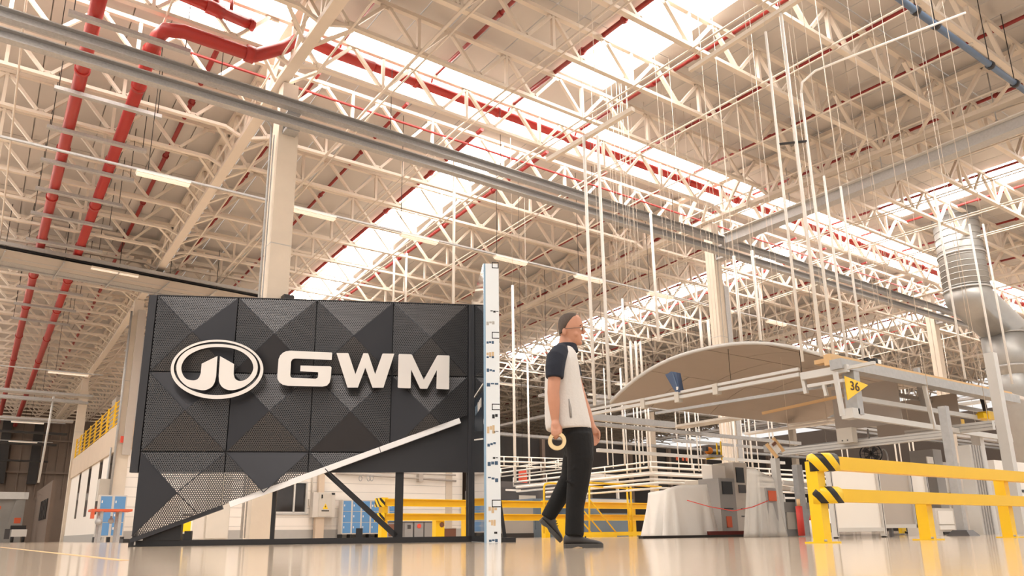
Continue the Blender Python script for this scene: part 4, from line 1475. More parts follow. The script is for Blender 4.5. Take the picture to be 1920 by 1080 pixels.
# legs
for px, pyt, pyb, D, w in ((1807, 800, 1008, 10.6, 0.11),):
    b_ = at(px, pyb, D)
    x, y = b_.x, b_.y
    lg = part('leg', MB().bb((x - w / 2, y - w / 2, 0.02), (x + w / 2, y + w / 2, 1.85)), galv, fr)
    part('foot', MB().loft([[V((x - a * 0.16, y - a * 0.16, z)), V((x + a * 0.16, y - a * 0.16, z)), V((x + a * 0.16, y + a * 0.16, z)), V((x - a * 0.16, y + a * 0.16, z))] for a, z in ((1.0, 0), (0.6, 0.08))], smooth=False), dkmach, lg)
for px, D in ((1862, 14.0), (1916, 12.5)):
    b_ = at(px, 1000, D)
    part('leg', MB().bb((b_.x - 0.08, b_.y - 0.08, 0), (b_.x + 0.08, b_.y + 0.08, 1.9 if px < 1900 else 3.1)), alu, fr)
# arrow sign 36
tri = [onY(1584, 705, YK - 0.16), onY(1628, 722, YK - 0.16), onY(1590, 750, YK - 0.16)]
c = (tri[0] + tri[1] + tri[2]) / 3
t = thing('station_sign', 'yellow triangular station sign reading 36 on the frame corner', 'sign', c)
part('plate', MB().add([p for p in tri] + [p + V((0, 0.012, 0)) for p in tri], [(0, 1, 2), (5, 4, 3), (0, 3, 4, 1), (1, 4, 5, 2), (2, 5, 3, 0)]), yel, t)
pc = onY(1603, 725, YK - 0.165)
text('36', 0.2, Matrix.Translation(pc - c) @ Matrix.Rotation(math.radians(90), 4, 'X') @ Matrix.Diagonal((1.35, 1, 1, 1)), mat('dark brown print', (60, 26, 10), 0.5), t, 0.001, 'number', 0.002)
# flood lamp
c = onY(1640, 679, KY0 + 0.05)
t = thing('flood_lamp', 'small black flood lamp on the canopy edge', 'lamp', c)
part('head', MB().box(c, (0.2, 0.12, 0.1)), blackp, t)
part('lens', MB().box(c + V((0.04, -0.062, 0)), (0.1, 0.006, 0.07)), white, t)
part('bracket', MB().tube([c + V((-0.1, 0, 0)), c + V((-0.22, 0, -0.02))], 0.02, 6).box(c + V((-0.24, 0, 0.0)), (0.06, 0.08, 0.09)), blackp, t)
# dark fittings at the pole feet
c = onX(1562, 676, KX)
t = thing('pole_bracket', 'wooden block and black fittings under the hanging poles', 'bracket', c)
part('block', MB().box(c + V((-0.05, 0.15, 0.0)), (0.16, 0.22, 0.07)), ochre, t)
part('fitting', MB().box(c + V((0.05, -0.05, 0.02)), (0.12, 0.16, 0.1)).tube([c + V((0.1, 0, 0)), c + V((0.1, 0.1, 0.12)), c + V((0, 0.2, 0.02))], 0.014, 5), blackp, t)
# blue housing hanging on the front rail
c = onX(1266, 715, XF)
t = thing('control_pendant', 'blue tapered plastic housing hanging on the front rail', 'pendant', c)
t_pts = [(1251, 703), (1258, 700), (1262, 697), (1272, 699), (1279, 736), (1270, 735), (1266, 729)]
t_pts = [onX(x, y, XF) - c for x, y in t_pts]
part('shell', MB().prism([[(p.y, p.z) for p in t_pts]], lambda y, z, d: c + V((d, y, z)), -0.06, 0.06), hookb, t)
e_ = onX(1270, 728, XF - 0.07)
part('tab', MB().box(e_, (0.02, 0.04, 0.06)), white, t)
part('rib', MB().bar(onX(1262, 700, XF - 0.065), onX(1272, 732, XF - 0.065), 0.02, 0.02), bluep, t)

# hanging poles (white tubes from the roof struts to the line frame)
def vpole(px, py0, py1, D, r=0.025, lab='', grp='', ztop=None, m_=None):
    b_ = at(px, py1, D)
    # height of the top from the pixel row at the same plan position
    d0 = ray(px + (py0 - py1) * (px - 887) / (py1 + 4807), py0)
    k = (b_.x * d0.x + b_.y * d0.y) / (d0.x ** 2 + d0.y ** 2)
    zt = CAMZ + d0.z * k if ztop is None else ztop
    t = thing('hanging_pole', lab, 'pole', (b_.x, b_.y, b_.z), grp)
    part('tube', MB().tube([(b_.x, b_.y, b_.z), (b_.x, b_.y, zt)], r, 8), m_ or whitet, t)
    part('drop_wire', MB().tube([(b_.x, b_.y, zt - 0.02), (b_.x, b_.y, ZD + zr(b_.y))], 0.007, 5), cream, t)
    return V((b_.x, b_.y, zt))


LP = ('slim white pole hanging down to the canopy frame corner', 'poles at the canopy corner')
tops = []
for pi_, (px, y0, y1, D, r) in enumerate(((1505, 60, 678, 12.2, 0.024), (1541, 25, 668, 12.2, 0.028), (1564, 175, 676, 12.2, 0.024))):
    tops.append(vpole(px, y0, y1, D, r, ['slim white pole dropping in front of the canopy underside', 'slim white middle pole of the three tied by a black bar', 'slim white pole that bends over into a conduit at its top'][pi_], LP[1]))
p = tops[2]
one('conduit_bend', MB().tube([p, p + V((0.03, -0.03, 0.22)), p + V((0.2, -0.2, 0.42)), p + V((0.6, -0.55, 0.62)), p + V((2.2, -2.0, 1.35))], 0.022, 8), whitet, 'white conduit bending away from the top of a hanging pole', 'conduit')
mid = (tops[0] + tops[2]) / 2
zz = at(1490, 212, 12.2).z
one('pole_tie', MB().bar(V((tops[0].x, tops[0].y, zz)), V((tops[2].x, tops[2].y, zz + 0.05)), 0.04, 0.03), black, 'black spacer bar tying the hanging poles together', 'spacer bar')
LP2 = ('slim white pole hanging to the canopy beam', 'poles along the canopy beam')
for pi_, (px, y0, y1, D) in enumerate(((1588, 330, 668, 13), (1619, 350, 672, 13.2), (1810, 360, 710, 14.0), (1868, 420, 705, 14.5), (1898, 420, 720, 14.5))):
    vpole(px, y0, y1, D, 0.022, 'slim white pole hanging to the canopy beam, %s from the station sign' % nth(pi_ + 1), LP2[1])
LP3 = ('white pole hanging to the front rail beyond the man', 'poles beyond the man')
for pi_, (px, y0, y1, D) in enumerate(((1115, 255, 760, 15.5), (1143, 255, 748, 15.5))):
    q = vpole(px, y0, y1, D, 0.035, ['white pole beside the man\'s chest hanging to the front rail', 'white pole hanging to the canopy\'s far front corner'][pi_], LP3[1])
    tops.append(q)
a_, b_ = tops[-2], tops[-1]
one('strut_channel', MB().bar(a_ + V((0.2, -1.4, 0.04)), b_ + V((-0.2, 1.6, 0.04)), 0.1, 0.1), cream, 'cream strut channel from which two poles hang', 'strut')
one('strut_channel', MB().bar(tops[1] + V((0, -0.9, 0.05)), tops[1] + V((0, 2.2, 0.05)), 0.09, 0.08), cream, 'cream strut channel above the canopy corner poles', 'strut')
LP4 = ('white pole hanging from the roof behind the sign and canopy', 'poles behind the sign and canopy')
for px, y0, y1, D, r in ((850, 215, 575, 30, 0.06), (966, 535, 905, 26, 0.05), (993, 680, 900, 30, 0.04), (737, 480, 575, 38, 0.06), (760, 475, 575, 38, 0.06), (1235, 400, 640, 26, 0.05), (1392, 480, 655, 24, 0.05), (1428, 470, 655, 24, 0.05), (1317, 600, 660, 26, 0.05), (1332, 600, 660, 26, 0.05), (1175, 560, 720, 24, 0.04), (1186, 640, 725, 24, 0.04), (1196, 640, 725, 24, 0.04), (1205, 640, 718, 24, 0.04)):
    vpole(px, y0, y1, D, r, *LP4)

# ================================================================= THE WALKING MAN
M0 = V((3.70, 4.38, 0))
FV = V((0.8188, -0.5741, 0)).normalized()
LV = V((-FV.y, FV.x, 0))
man = thing('person', 'man in grey polo with navy sleeves and black trousers walking past the sign', 'person', M0, rotz=math.atan2(FV.y, FV.x))


def mp(px, py, lat=0.0):
    d = ray(px, py)
    o = V((0, 0, CAMZ))
    t_ = (LV.dot(M0 - o) + lat) / LV.dot(d)
    P = o + d * t_ - M0
    return V((P.dot(FV), lat, P.z))


def hring(py, xb, xf, rl, lat=0.0, n=20, pw=2.0):
    a_, b_ = mp(xb, py, lat), mp(xf, py, lat)
    c_ = (a_ + b_) / 2
    rs = (b_.x - a_.x) / 2
    out = []
    for k in range(n):
        t_ = 2 * math.pi * k / n
        cs, sn = math.cos(t_), math.sin(t_)
        e = 2.0 / pw
        out.append(V((c_.x + rs * math.copysign(abs(cs) ** e, cs), lat + rl * math.copysign(abs(sn) ** e, sn), c_.z)))
    return out


def fuse(name, mb, m_, parent, voxel=0.006, it=4, label=None):
    me = mb.mesh(name + '_cage')
    tmp = bpy.data.objects.new('tmp', me)
    COL.objects.link(tmp)
    md = tmp.modifiers.new('r', 'REMESH')
    md.mode = 'VOXEL'
    md.voxel_size = voxel
    md.use_smooth_shade = True
    s_ = tmp.modifiers.new('s', 'SMOOTH')
    s_.factor = 0.5
    s_.iterations = it
    dg = bpy.context.evaluated_depsgraph_get()
    me2 = bpy.data.meshes.new_from_object(tmp.evaluated_get(dg))
    bpy.data.objects.remove(tmp)
    me2.name = name
    me2.materials.clear()
    me2.materials.append(m_)
    me2.polygons.foreach_set('use_smooth', [True] * len(me2.polygons))
    o = link(name, me2, parent)
    if label:
        o['label'] = label
    return o


# body: head, neck, arms, hands and the hidden trunk and legs as one skin surface
B = MB()
B.loft([hring(589, 1063, 1077, 0.028), hring(592, 1055, 1085, 0.052), hring(598, 1050, 1089.5, 0.067), hring(606, 1047.5, 1091.5, 0.073), hring(613, 1047.5, 1091.5, 0.075), hring(619, 1048.5, 1090.5, 0.073),
        hring(626, 1050, 1090.5, 0.068), hring(633, 1053, 1090, 0.062), hring(639, 1057, 1089.5, 0.054), hring(644, 1062, 1087.5, 0.042), hring(647.5, 1067, 1084, 0.028)])
B.tube([mp(1090, 613), mp(1096, 622.5), mp(1092, 626)], [0.009, 0.015, 0.012], 8)      # nose
B.tube([mp(1089, 610.5, -0.035), mp(1091.5, 609.5, -0.012), mp(1091.5, 609.5, 0.012), mp(1089, 610.5, 0.035)], 0.009, 6)   # brow
B.tube([mp(1089.5, 632, -0.022), mp(1091.8, 631.5, 0), mp(1089.5, 632, 0.022)], 0.007, 6)
B.tube([mp(1089, 636, -0.018), mp(1091, 635.7, 0), mp(1089, 636, 0.018)], 0.007, 6)
B.sphere(mp(1087, 643), 0.02)
for sd in (-1, 1):
    B.sphere(mp(1058, 622, 0.074 * sd), 0.03, 10, 8, (0.62, 0.42, 1.05))
    B.sphere(mp(1079, 627, 0.045 * sd), 0.026, 10, 8)
B.loft([hring(632, 1049, 1078, 0.052), hring(643, 1047, 1079, 0.055), hring(655, 1044, 1078, 0.06), hring(668, 1042, 1078, 0.07)])
# trunk and legs under the clothes
B.loft([hring(660, 1036, 1074, 0.12), hring(680, 1034, 1080, 0.165), hring(720, 1032, 1086, 0.16), hring(770, 1034, 1096, 0.15), hring(800, 1046, 1100, 0.15), hring(825, 1056, 1104, 0.14)])
NLEG = [mp(1081, 812, -0.085), mp(1088, 860, -0.09), mp(1084, 905, -0.09), mp(1078, 950, -0.09), mp(1077, 1004, -0.09)]
FLEG = [mp(1079, 812, 0.085), mp(1080, 855, 0.09), mp(1070, 897, 0.09), mp(1045, 940, 0.09), mp(1026, 972, 0.09)]
for L in (NLEG, FLEG):
    B.tube(L, [0.075, 0.07, 0.05, 0.045, 0.035], 12)
# near arm
B.tube([mp(1043, 668, -0.17), mp(1040, 700, -0.205), mp(1037.5, 735, -0.215), mp(1038.5, 752, -0.212), mp(1040, 775, -0.205), mp(1041, 790, -0.2)], [0.052, 0.05, 0.045, 0.046, 0.036, 0.028], 12)
# near hand holding the tape
HL = -0.212
B.tube([mp(1041, 788, -0.2), mp(1041.5, 797, HL), mp(1042, 805, HL)], [0.027, 0.034, 0.034], 10)
for k, (x0, x1, x2) in enumerate(((1035, 1035.5, 1038), (1040, 1040, 1041.5), (1045, 1045.5, 1045), (1049, 1050, 1048.5))):
    ln = (1.0, 1.15, 1.05, 0.85)[k]
    B.tube([mp(x0, 800, HL - 0.008), mp(x1, 800 + 8 * ln, HL - 0.03), mp(x1, 800 + 14 * ln, HL - 0.034), mp(x2, 800 + 19 * ln, HL - 0.018), mp(x2, 800 + 20.5 * ln, HL + 0.004)], [0.0105, 0.0105, 0.0095, 0.009, 0.0075], 8)
B.tube([mp(1046, 795, HL + 0.015), mp(1052, 802, HL + 0.03), mp(1052, 810, HL + 0.032), mp(1050, 815, HL + 0.026)], [0.014, 0.012, 0.0105, 0.008], 8)
# far arm and hand
B.tube([mp(1062, 672, 0.17), mp(1078, 710, 0.215), mp(1090, 748, 0.225), mp(1101, 775, 0.21), mp(1109, 797, 0.195)], [0.052, 0.05, 0.045, 0.038, 0.028], 12)
B.tube([mp(1108, 795, 0.196), mp(1112, 805, 0.19), mp(1115, 815, 0.185)], [0.027, 0.034, 0.033], 10)
for k, (dx, dl) in enumerate(((-5, -0.01), (-1, 0.0), (3, 0.008), (6.5, 0.014))):
    ln = (0.9, 1.1, 1.05, 0.85)[k]
    B.tube([mp(1115 + dx, 812, 0.185 + dl), mp(1117 + dx, 812 + 10 * ln, 0.183 + dl), mp(1116 + dx, 812 + 18 * ln, 0.172 + dl), mp(1113 + dx, 812 + 22 * ln, 0.16 + dl)], [0.0105, 0.0105, 0.0095, 0.008], 8)
B.tube([mp(1117, 803, 0.175), mp(1123, 810, 0.165), mp(1124, 818, 0.16), mp(1122, 823, 0.158)], [0.014, 0.012, 0.0105, 0.008], 8)
fuse('body', B, skin, man, 0.0052, 5)

# clothes
Sh = MB()
Sh.loft([hring(652, 1043, 1076, 0.075), hring(658, 1036, 1078, 0.12), hring(666, 1029, 1081, 0.165), hring(680, 1024, 1084, 0.19, pw=2.3), hring(700, 1022, 1087, 0.195, pw=2.3), hring(725, 1021, 1091, 0.19, pw=2.3), hring(750, 1021, 1097, 0.188, pw=2.3), hring(775, 1021, 1103, 0.19, pw=2.3), hring(795, 1022, 1108, 0.192, pw=2.3), hring(806, 1024, 1109, 0.19, pw=2.3), hring(807, 1030, 1103, 0.175)])
fuse('polo_shirt', Sh, shirt, man, 0.007, 6, 'light grey polo shirt body')
for sd in (-1, 1):
    Sl = MB()
    if sd < 0:
        Sl.tube([mp(1055, 653, -0.06), mp(1050, 661, -0.13), mp(1043, 672, -0.185), mp(1040.5, 690, -0.205), mp(1040, 709, -0.212)], [0.045, 0.07, 0.077, 0.074, 0.068], 16)
    else:
        Sl.tube([mp(1064, 653, 0.06), mp(1064, 661, 0.13), mp(1064, 674, 0.18), mp(1072, 692, 0.205), mp(1077, 708, 0.212)], [0.045, 0.068, 0.075, 0.072, 0.066], 16)
    fuse('sleeve', Sl, navy, man, 0.007, 4, 'navy raglan sleeve')
part('sleeve_trim', MB().tube([mp(1057, 655, -0.1), mp(1061, 672, -0.165), mp(1059, 690, -0.185), mp(1053, 706, -0.192)], 0.009, 6), shirt, man, local=True)
part('side_panel', MB().tube([mp(1066.5, 748, -0.187), mp(1069, 765, -0.189), mp(1070.5, 783, -0.191)], [0.004, 0.01, 0.008], 6), cabg, man, local=True)
Cc = MB()
Cc.loft([hring(645, 1043.5, 1080.5, 0.066), hring(652, 1041, 1083, 0.074), hring(660, 1038.5, 1085.5, 0.085)], caps=True)
fuse('collar', Cc, navy, man, 0.006, 2, 'navy polo collar')
Tr = MB()
Tr.loft([hring(798, 1040, 1106, 0.165), hring(806, 1046, 1110, 0.17), hring(822, 1053, 1113, 0.172), hring(840, 1056, 1114, 0.17), hring(856, 1060, 1112, 0.15)])
Tr.tube([mp(1083, 815, -0.08)] + NLEG[1:], [0.105, 0.1, 0.083, 0.068, 0.07], 16)
Tr.tube([mp(1080, 815, 0.08)] + FLEG[1:], [0.105, 0.1, 0.08, 0.062, 0.054], 16)
for (a_, l0) in (((1100, 855), -0.15), ((1090, 880), -0.17), ((1075, 905), -0.16)):
    Tr.tube([mp(a_[0] - 14, a_[1] - 4, l0), mp(a_[0], a_[1] + 3, l0), mp(a_[0] + 10, a_[1] - 3, l0 + 0.03)], 0.012, 6)
fuse('trousers', Tr, trous, man, 0.008, 5)
part('belt', MB().loft([hring(797, 1047, 1107, 0.172), hring(803, 1049, 1109, 0.174)]), blackp, man, local=True)


def shoe(h, t_, lat, nm='shoe'):
    """heel and toe points on the sole line"""
    d = (t_ - h)
    L = d.length
    d.normalize()
    up = V((-d.z, 0, d.x))
    secs = [(0.0, 0.024, 0.07), (0.05, 0.036, 0.098), (0.2, 0.041, 0.108), (0.36, 0.042, 0.1), (0.5, 0.044, 0.078), (0.68, 0.048, 0.062), (0.85, 0.045, 0.052), (0.95, 0.032, 0.042), (1.0, 0.014, 0.03)]
    rings, rs = [], []
    for q, w, hh in secs:
        c_ = h + d * (L * q)
        rings.append([c_ + up * (0.02 + (hh - 0.02) * (0.5 + 0.5 * math.sin(a))) + V((0, math.cos(a) * w, 0)) for a in [2 * math.pi * k / 14 for k in range(14)]])
        ww = w + 0.006
        lo = 0.0 if (q < 0.33 or q > 0.48) else 0.012
        rs.append([c_ + V((0, -ww, 0)) + up * lo, c_ + V((0, ww, 0)) + up * lo, c_ + V((0, ww, 0)) + up * 0.03, c_ + V((0, -ww, 0)) + up * 0.03])
    o = part(nm, MB().loft(rings), shoem, man, local=True)
    part('sole', MB().loft(rs, smooth=False), solem, o, local=True)
    lc = MB()
    for q, hh in ((0.42, 0.094), (0.49, 0.083), (0.56, 0.075)):
        c_ = h + d * (L * q) + up * hh
        lc.tube([c_ + V((0, -0.025, 0)), c_ + V((0, 0, 0)) + up * 0.004, c_ + V((0, 0.025, 0))], 0.004, 5)
    part('laces', lc, blackp, o, local=True)


h_, t_ = mp(1057, 1026.5, -0.09), mp(1131, 1026.5, -0.09)
h_.z = t_.z = 0.0
shoe(h_, t_, -0.09)
h_, t_ = mp(1010, 977, 0.09), mp(1050, 1018, 0.09)
t_.z = max(t_.z, 0.0)
shoe(h_, t_, 0.09)
# hair: close-cropped cap over the crown and back of the head
Hh = MB()
Hh.loft([hring(588, 1061, 1077, 0.03), hring(590.8, 1053.8, 1083.5, 0.054), hring(596.5, 1048.8, 1086, 0.069), hring(602, 1046.8, 1081, 0.0755), hring(608, 1046.2, 1074, 0.0775), hring(614, 1046.4, 1067, 0.077), hring(620, 1047.2, 1061.5, 0.0735), hring(627, 1048.6, 1056, 0.058)])
fuse('hair', Hh, hairm, man, 0.005, 2, 'short dark grey hair')
g_ = MB()
for sd in (-1, 1):
    g_.tube([mp(1057, 617, 0.079 * sd), mp(1075, 615, 0.079 * sd), mp(1090, 614.5, 0.062 * sd)], 0.0022, 5)
    c_ = mp(1092, 616.5, 0.036 * sd)
    g_.tube([c_ + V((0.0, 0.024 * math.cos(a), 0.015 * math.sin(a))) for a in [2 * math.pi * k / 14 for k in range(15)]], 0.002, 5, caps=False)
g_.tube([mp(1093, 615.5, -0.012), mp(1094, 614.8, 0), mp(1093, 615.5, 0.012)], 0.002, 5)
part('glasses', g_, dkmach, man, local=True, label='thin framed glasses')
for sd in (-1, 1):
    e = part('eye', MB().sphere(mp(1088.7, 616.5, 0.034 * sd), 0.0115), white, man, local=True)
    part('iris', MB().sphere(mp(1091, 616.5, 0.034 * sd), 0.0055), blackp, e, local=True)
    part('eyebrow', MB().tube([mp(1087.5, 611, 0.05 * sd), mp(1090.5, 608.8, 0.034 * sd), mp(1092, 609.5, 0.016 * sd)], [0.002, 0.0035, 0.002], 6), hairm, man, local=True)
# tape roll in his hand
tl = mp(1044.5, 827, HL - 0.012)
tw = M0 + FV * tl.x + LV * tl.y + V((0, 0, tl.z))
tp = thing('tape_roll', 'roll of cream masking tape held in the man\'s hand', 'tape', tw, rotz=math.atan2(FV.y, FV.x))


def annulus(r0, r1, w, n=32):
    mb = MB()
    rings = []
    for k in range(n + 1):
        a = 2 * math.pi * k / n
        c_, s_ = math.cos(a), math.sin(a)
        rings.append([V((r * c_, y, r * s_)) for r, y in ((r0, -w), (r1, -w), (r1, w), (r0, w))])
    return mb.loft(rings, smooth=False, caps=False)


part('tape', annulus(0.041, 0.066, 0.022), tapem, tp, local=True)
part('core', annulus(0.038, 0.041, 0.023), tapec, tp, local=True)

# ================================================================= MACHINES AND LINES BEHIND
def cabinet(name, lab, cat, px0, px1, pyt, D, m_, depth=0.6, parts=(), z0=0.0, pyb=None):
    """upright box: front face seen between px0..px1 with its top at row pyt, standing at forward distance D; parts in front-face fractions"""
    c = at((px0 + px1) / 2, 990, D)
    y = c.y
    a_, b_ = onY(px0, 985, y), onY(px1, 985, y)
    zt = onY((px0 + px1) / 2, pyt, y).z
    zb = z0 if pyb is None else onY((px0 + px1) / 2, pyb, y).z
    t = thing(name, lab, cat, ((a_.x + b_.x) / 2, y, zb))
    part('body', MB().bb((a_.x, y, zb), (b_.x, y + depth, zt)), m_, t)
    W_, H_ = b_.x - a_.x, zt - zb
    for (nm, f0, f1, g0, g1, mm) in parts:
        part(nm, MB().bb((a_.x + W_ * f0, y - 0.02, zb + H_ * g0), (a_.x + W_ * f1, y, zb + H_ * g1)), mm, t)
    return t


cabinet('machine_enclosure', 'dark grey machine enclosure with a pale door behind the yellow guard', 'machine', 941, 1012, 915, 27, dkmach, 2.5, (('door', 0.45, 0.9, 0.3, 0.85, cab), ('rail', 0.1, 0.5, 0.93, 0.97, white), ('base', 0.0, 1.0, 0.0, 0.35, cabg)))
cabinet('machine_enclosure', 'blue grey machine box behind the man', 'machine', 1000, 1042, 935, 25, blmach, 1.5, (('hatch', 0.1, 0.6, 0.2, 0.6, blmach),))
cabinet('machine_enclosure', 'long blue grey machine bed behind the yellow steps', 'machine', 1096, 1190, 935, 25, blmach, 1.5, (('top_rail', 0.0, 0.9, 0.86, 0.98, alu), ('drawer', 0.3, 0.9, 0.62, 0.8, blackp)))
cabinet('machine_enclosure', 'low pale machine base behind the booth board', 'machine', 938, 1000, 952, 24, cabg, 1.0, (('kick', 0.0, 1.0, 0.0, 0.15, black),))
cabinet('machine_enclosure', 'wide dark machine wall beyond the booth board', 'machine', 940, 1100, 905, 36, dkmach, 3.0)
nb = cabinet('notice_board', 'red notice board hung beyond the booth board', 'notice', 975, 990, 881, 29, paper, 0.05, (('sheet', 0.2, 0.8, 0.2, 0.8, orange),), pyb=905)
part('drop_wire', MB().tube([V(nb.location) + V((0, 0.03, 0.3)), V((nb.location.x, nb.location.y + 0.03, ZD - 0.01 + zr(nb.location.y)))], 0.008, 5), darks, nb)
# yellow access platform with handrails
YS = 16.6
pf_ = thing('access_platform', 'yellow steel access platform with tubular handrails behind the man', 'platform', (onY(1110, 990, YS).x, YS, 0))


def P_(px, py, y=YS):
    return onY(px, py, y)


def ptube(pts, r=0.028, nm='handrail'):
    part(nm, MB().tube([P_(*p) for p in pts], r, 8), yeld, pf_)


ptube([(1020, 1000), (1020, 914), (1022, 908), (1028, 906), (1070, 907)])
ptube([(1104, 905), (1175, 909), (1240, 913)])
ptube([(1104, 912), (1178, 916), (1235, 918)], 0.022)
ptube([(1105, 912), (1105, 1000)])
ptube([(1175, 908), (1180, 996)])
ptube([(1182, 909), (1186, 996)])
ptube([(1104, 935), (1155, 998)], 0.02, 'brace')
ptube([(1092, 955), (1128, 998)], 0.02, 'brace')
ptube([(1093, 980), (1108, 998)], 0.02, 'brace')
ptube([(1092, 935), (1090, 998)], 0.03)
a_, b_ = P_(1092, 995), P_(1225, 1005)
part('toe_board', MB().bb((a_.x, YS - 0.03, 0.0), (a_.x + (b_.x - a_.x) * 0.46, YS + 0.02, 0.13)), yel, pf_)
part('toe_board', MB().bb((a_.x + (b_.x - a_.x) * 0.46, YS - 0.0, 0.03), (b_.x, YS + 0.04, 0.14)), yel, pf_)
part('deck', MB().bb((a_.x, YS + 0.04, 0.1), (b_.x, YS + 1.2, 0.14)), yeld, pf_)
part('side_plate', MB().bb((P_(1045, 990).x, YS, 0), (P_(1066, 990).x, YS + 0.1, 0.5)), yel, pf_)
# dust-sheeted machine
def draped(name, lab, px0, px1, pyt, pyb, D, m_, folds, seed=1, depth=1.0, bulge=0.2, fold=0.05):
    rnd = random.Random(seed)
    c = at((px0 + px1) / 2, 990, D)
    y0 = c.y
    a_, b_ = onY(px0, 990, y0), onY(px1, 990, y0)
    zt = onY((px0 + px1) / 2, pyt, y0).z
    cx, cy = (a_.x + b_.x) / 2, y0 + depth / 2
    hw, hd = (b_.x - a_.x) / 2, depth / 2
    n = 56
    ph = [rnd.uniform(0, 6.28) for _ in range(5)]
    rings = []
    for k in range(13):
        t_ = k / 12
        ring = []
        for i in range(n):
            a = 2 * math.pi * i / n
            cs, sn = math.cos(a), math.sin(a)
            f_ = fold * t_ ** 1.3 * (math.sin(folds * a + ph[0]) + 0.6 * math.sin(folds * 1.7 * a + ph[1] + t_ * 2) - 1.2)
            sc = (1 - bulge) + bulge * t_ ** 1.2 + f_
            ex = 0.42 + 0.3 * t_
            cs, sn = math.copysign(abs(cs) ** ex, cs), math.copysign(abs(sn) ** ex, sn)
            top = zt * (1 - t_) * (1.0 + 0.09 * math.sin(a * 1.0 + ph[2]) * (1 - t_))
            ring.append(V((cx + hw * sc * cs, cy + hd * sc * sn, max(0.0, top) if k < 12 else 0.005)))
        rings.append(ring)
    return rings, V((cx, cy, 0))


rings, c = draped('', '', 1252, 1368, 914, 1003, 14.6, drape, 12, 3, 1.0, 0.3, 0.1)
one('sheeted_machine', MB().loft(rings), drape, 'low machine under a white dust sheet beyond the dark floor strip', 'sheeted machine')
rings, c = draped('', '', 1430, 1488, 888, 1003, 13.2, plastic, 9, 5, 0.55, 0.45, 0.09)
t = thing('wrapped_equipment', 'tall equipment wrapped in milky plastic sheet', 'wrapped equipment', c)
part('plastic_wrap', MB().loft(rings), plastic, t)
part('core', MB().bb((c.x - 0.14, c.y - 0.2, 0), (c.x + 0.14, c.y + 0.2, 0.85)), cabg, t)
part('label_sheet', MB().bb((c.x - 0.1, c.y - 0.23, 0.62), (c.x + 0.1, c.y - 0.205, 0.8)), orange, t)
# dark floor strip and maroon plate
a_, b_ = onY(1206, 1008, 10.0), onY(1478, 1008, 10.0)
one('floor_track', MB().bb((a_.x, 10.0, 0), (b_.x, 10.12, 0.045)), darks, 'dark low floor track in front of the wrapped machines', 'floor track')
a_, b_ = onY(1332, 1000, 10.25), onY(1405, 1000, 10.25)
one('steel_ramp', MB().bb((a_.x, 10.25, 0.0), (b_.x, 10.5, 0.115)), maroon, 'maroon steel plate lying behind the dark floor track', 'steel plate')
# control cabinets
cabinet('control_cabinet', 'cream electrical box with a red arrow sheet behind the dust sheet', 'cabinet', 1318, 1352, 901, 19, cab, 0.5, (('arrow_sheet', 0.08, 0.4, 0.72, 0.9, white), ('red_mark', 0.15, 0.3, 0.76, 0.86, maroon)))
cabinet('control_cabinet', 'grey control cabinet with a black screen and red mark', 'cabinet', 1354, 1384, 897, 17, cabg, 0.6, (('screen', 0.18, 0.8, 0.72, 0.94, blackp), ('handle', 0.2, 0.75, 0.46, 0.48, black), ('red_mark', 0.3, 0.6, 0.15, 0.34, orange), ('vent', 0.3, 0.9, 0.0, 0.08, dkmach)))
cabinet('control_cabinet', 'tall grey control cabinet with two dark displays', 'cabinet', 1384, 1410, 868, 17.5, lockf, 0.6, (('display', 0.15, 0.7, 0.72, 0.93, blackp), ('display', 0.25, 0.75, 0.58, 0.69, dkmach), ('slot', 0.3, 0.6, 0.36, 0.37, black), ('slot', 0.3, 0.6, 0.26, 0.27, black)))
cabinet('control_cabinet', 'pale cabinet with a grid of grey drawers', 'cabinet', 1406, 1428, 877, 18.5, white, 0.6, tuple(('drawer', 0.1 + 0.3 * i, 0.36 + 0.3 * i, 0.45 + 0.09 * j, 0.52 + 0.09 * j, cabg) for i in range(3) for j in range(5)))
cabinet('control_cabinet', 'white wall box on the line post', 'cabinet', 1343, 1368, 873, 17.2, white, 0.3, (), pyb=902)
# hazard tape hanging between the machines
pts = [at(1288, 938, 12.9), at(1330, 950, 12.8), at(1375, 958, 12.7), at(1410, 951, 12.6), at(1440, 939, 12.5)]
one('hazard_tape', MB().tube(pts, 0.008, 5), tapestripe, 'sagging red hazard tape strung before the cabinets', 'hazard tape')
# red roll, extinguisher, little trolley
b_ = at(1503, 1000, 12.5)
t = thing('red_roll', 'upright roll of red plastic film beside the guard end', 'film roll', (b_.x, b_.y, 0))
part('roll', MB().tube([(b_.x, b_.y, 0.02), (b_.x, b_.y, 0.5)], 0.055, 14), tapestripe, t)
part('core', MB().tube([(b_.x, b_.y, 0.5), (b_.x, b_.y, 0.62)], 0.03, 10), ochre, t)
b_ = at(1526, 1000, 11.8)
t = thing('spray_can', 'white cylinder with red shoulder and black valve by the guard end', 'cylinder', (b_.x, b_.y, 0))
part('tank', MB().tube([(b_.x, b_.y, 0), (b_.x, b_.y, 0.26), (b_.x, b_.y, 0.3)], [0.05, 0.05, 0.02], 14), white, t)
part('shoulder', MB().tube([(b_.x, b_.y, 0.26), (b_.x, b_.y, 0.34)], [0.051, 0.03], 14), tapestripe, t)
part('valve', MB().tube([(b_.x, b_.y, 0.33), (b_.x, b_.y, 0.4)], 0.02, 8).box((b_.x + 0.03, b_.y, 0.4), (0.09, 0.02, 0.02)), black, t)
cabinet('bench_rack', 'grey steel bench with white tubes behind the guard end', 'bench', 1470, 1528, 942, 15, cabg, 0.6, (('panel', 0.1, 0.5, 0.2, 0.7, cab), ('panel', 0.55, 0.9, 0.1, 0.8, galv)))
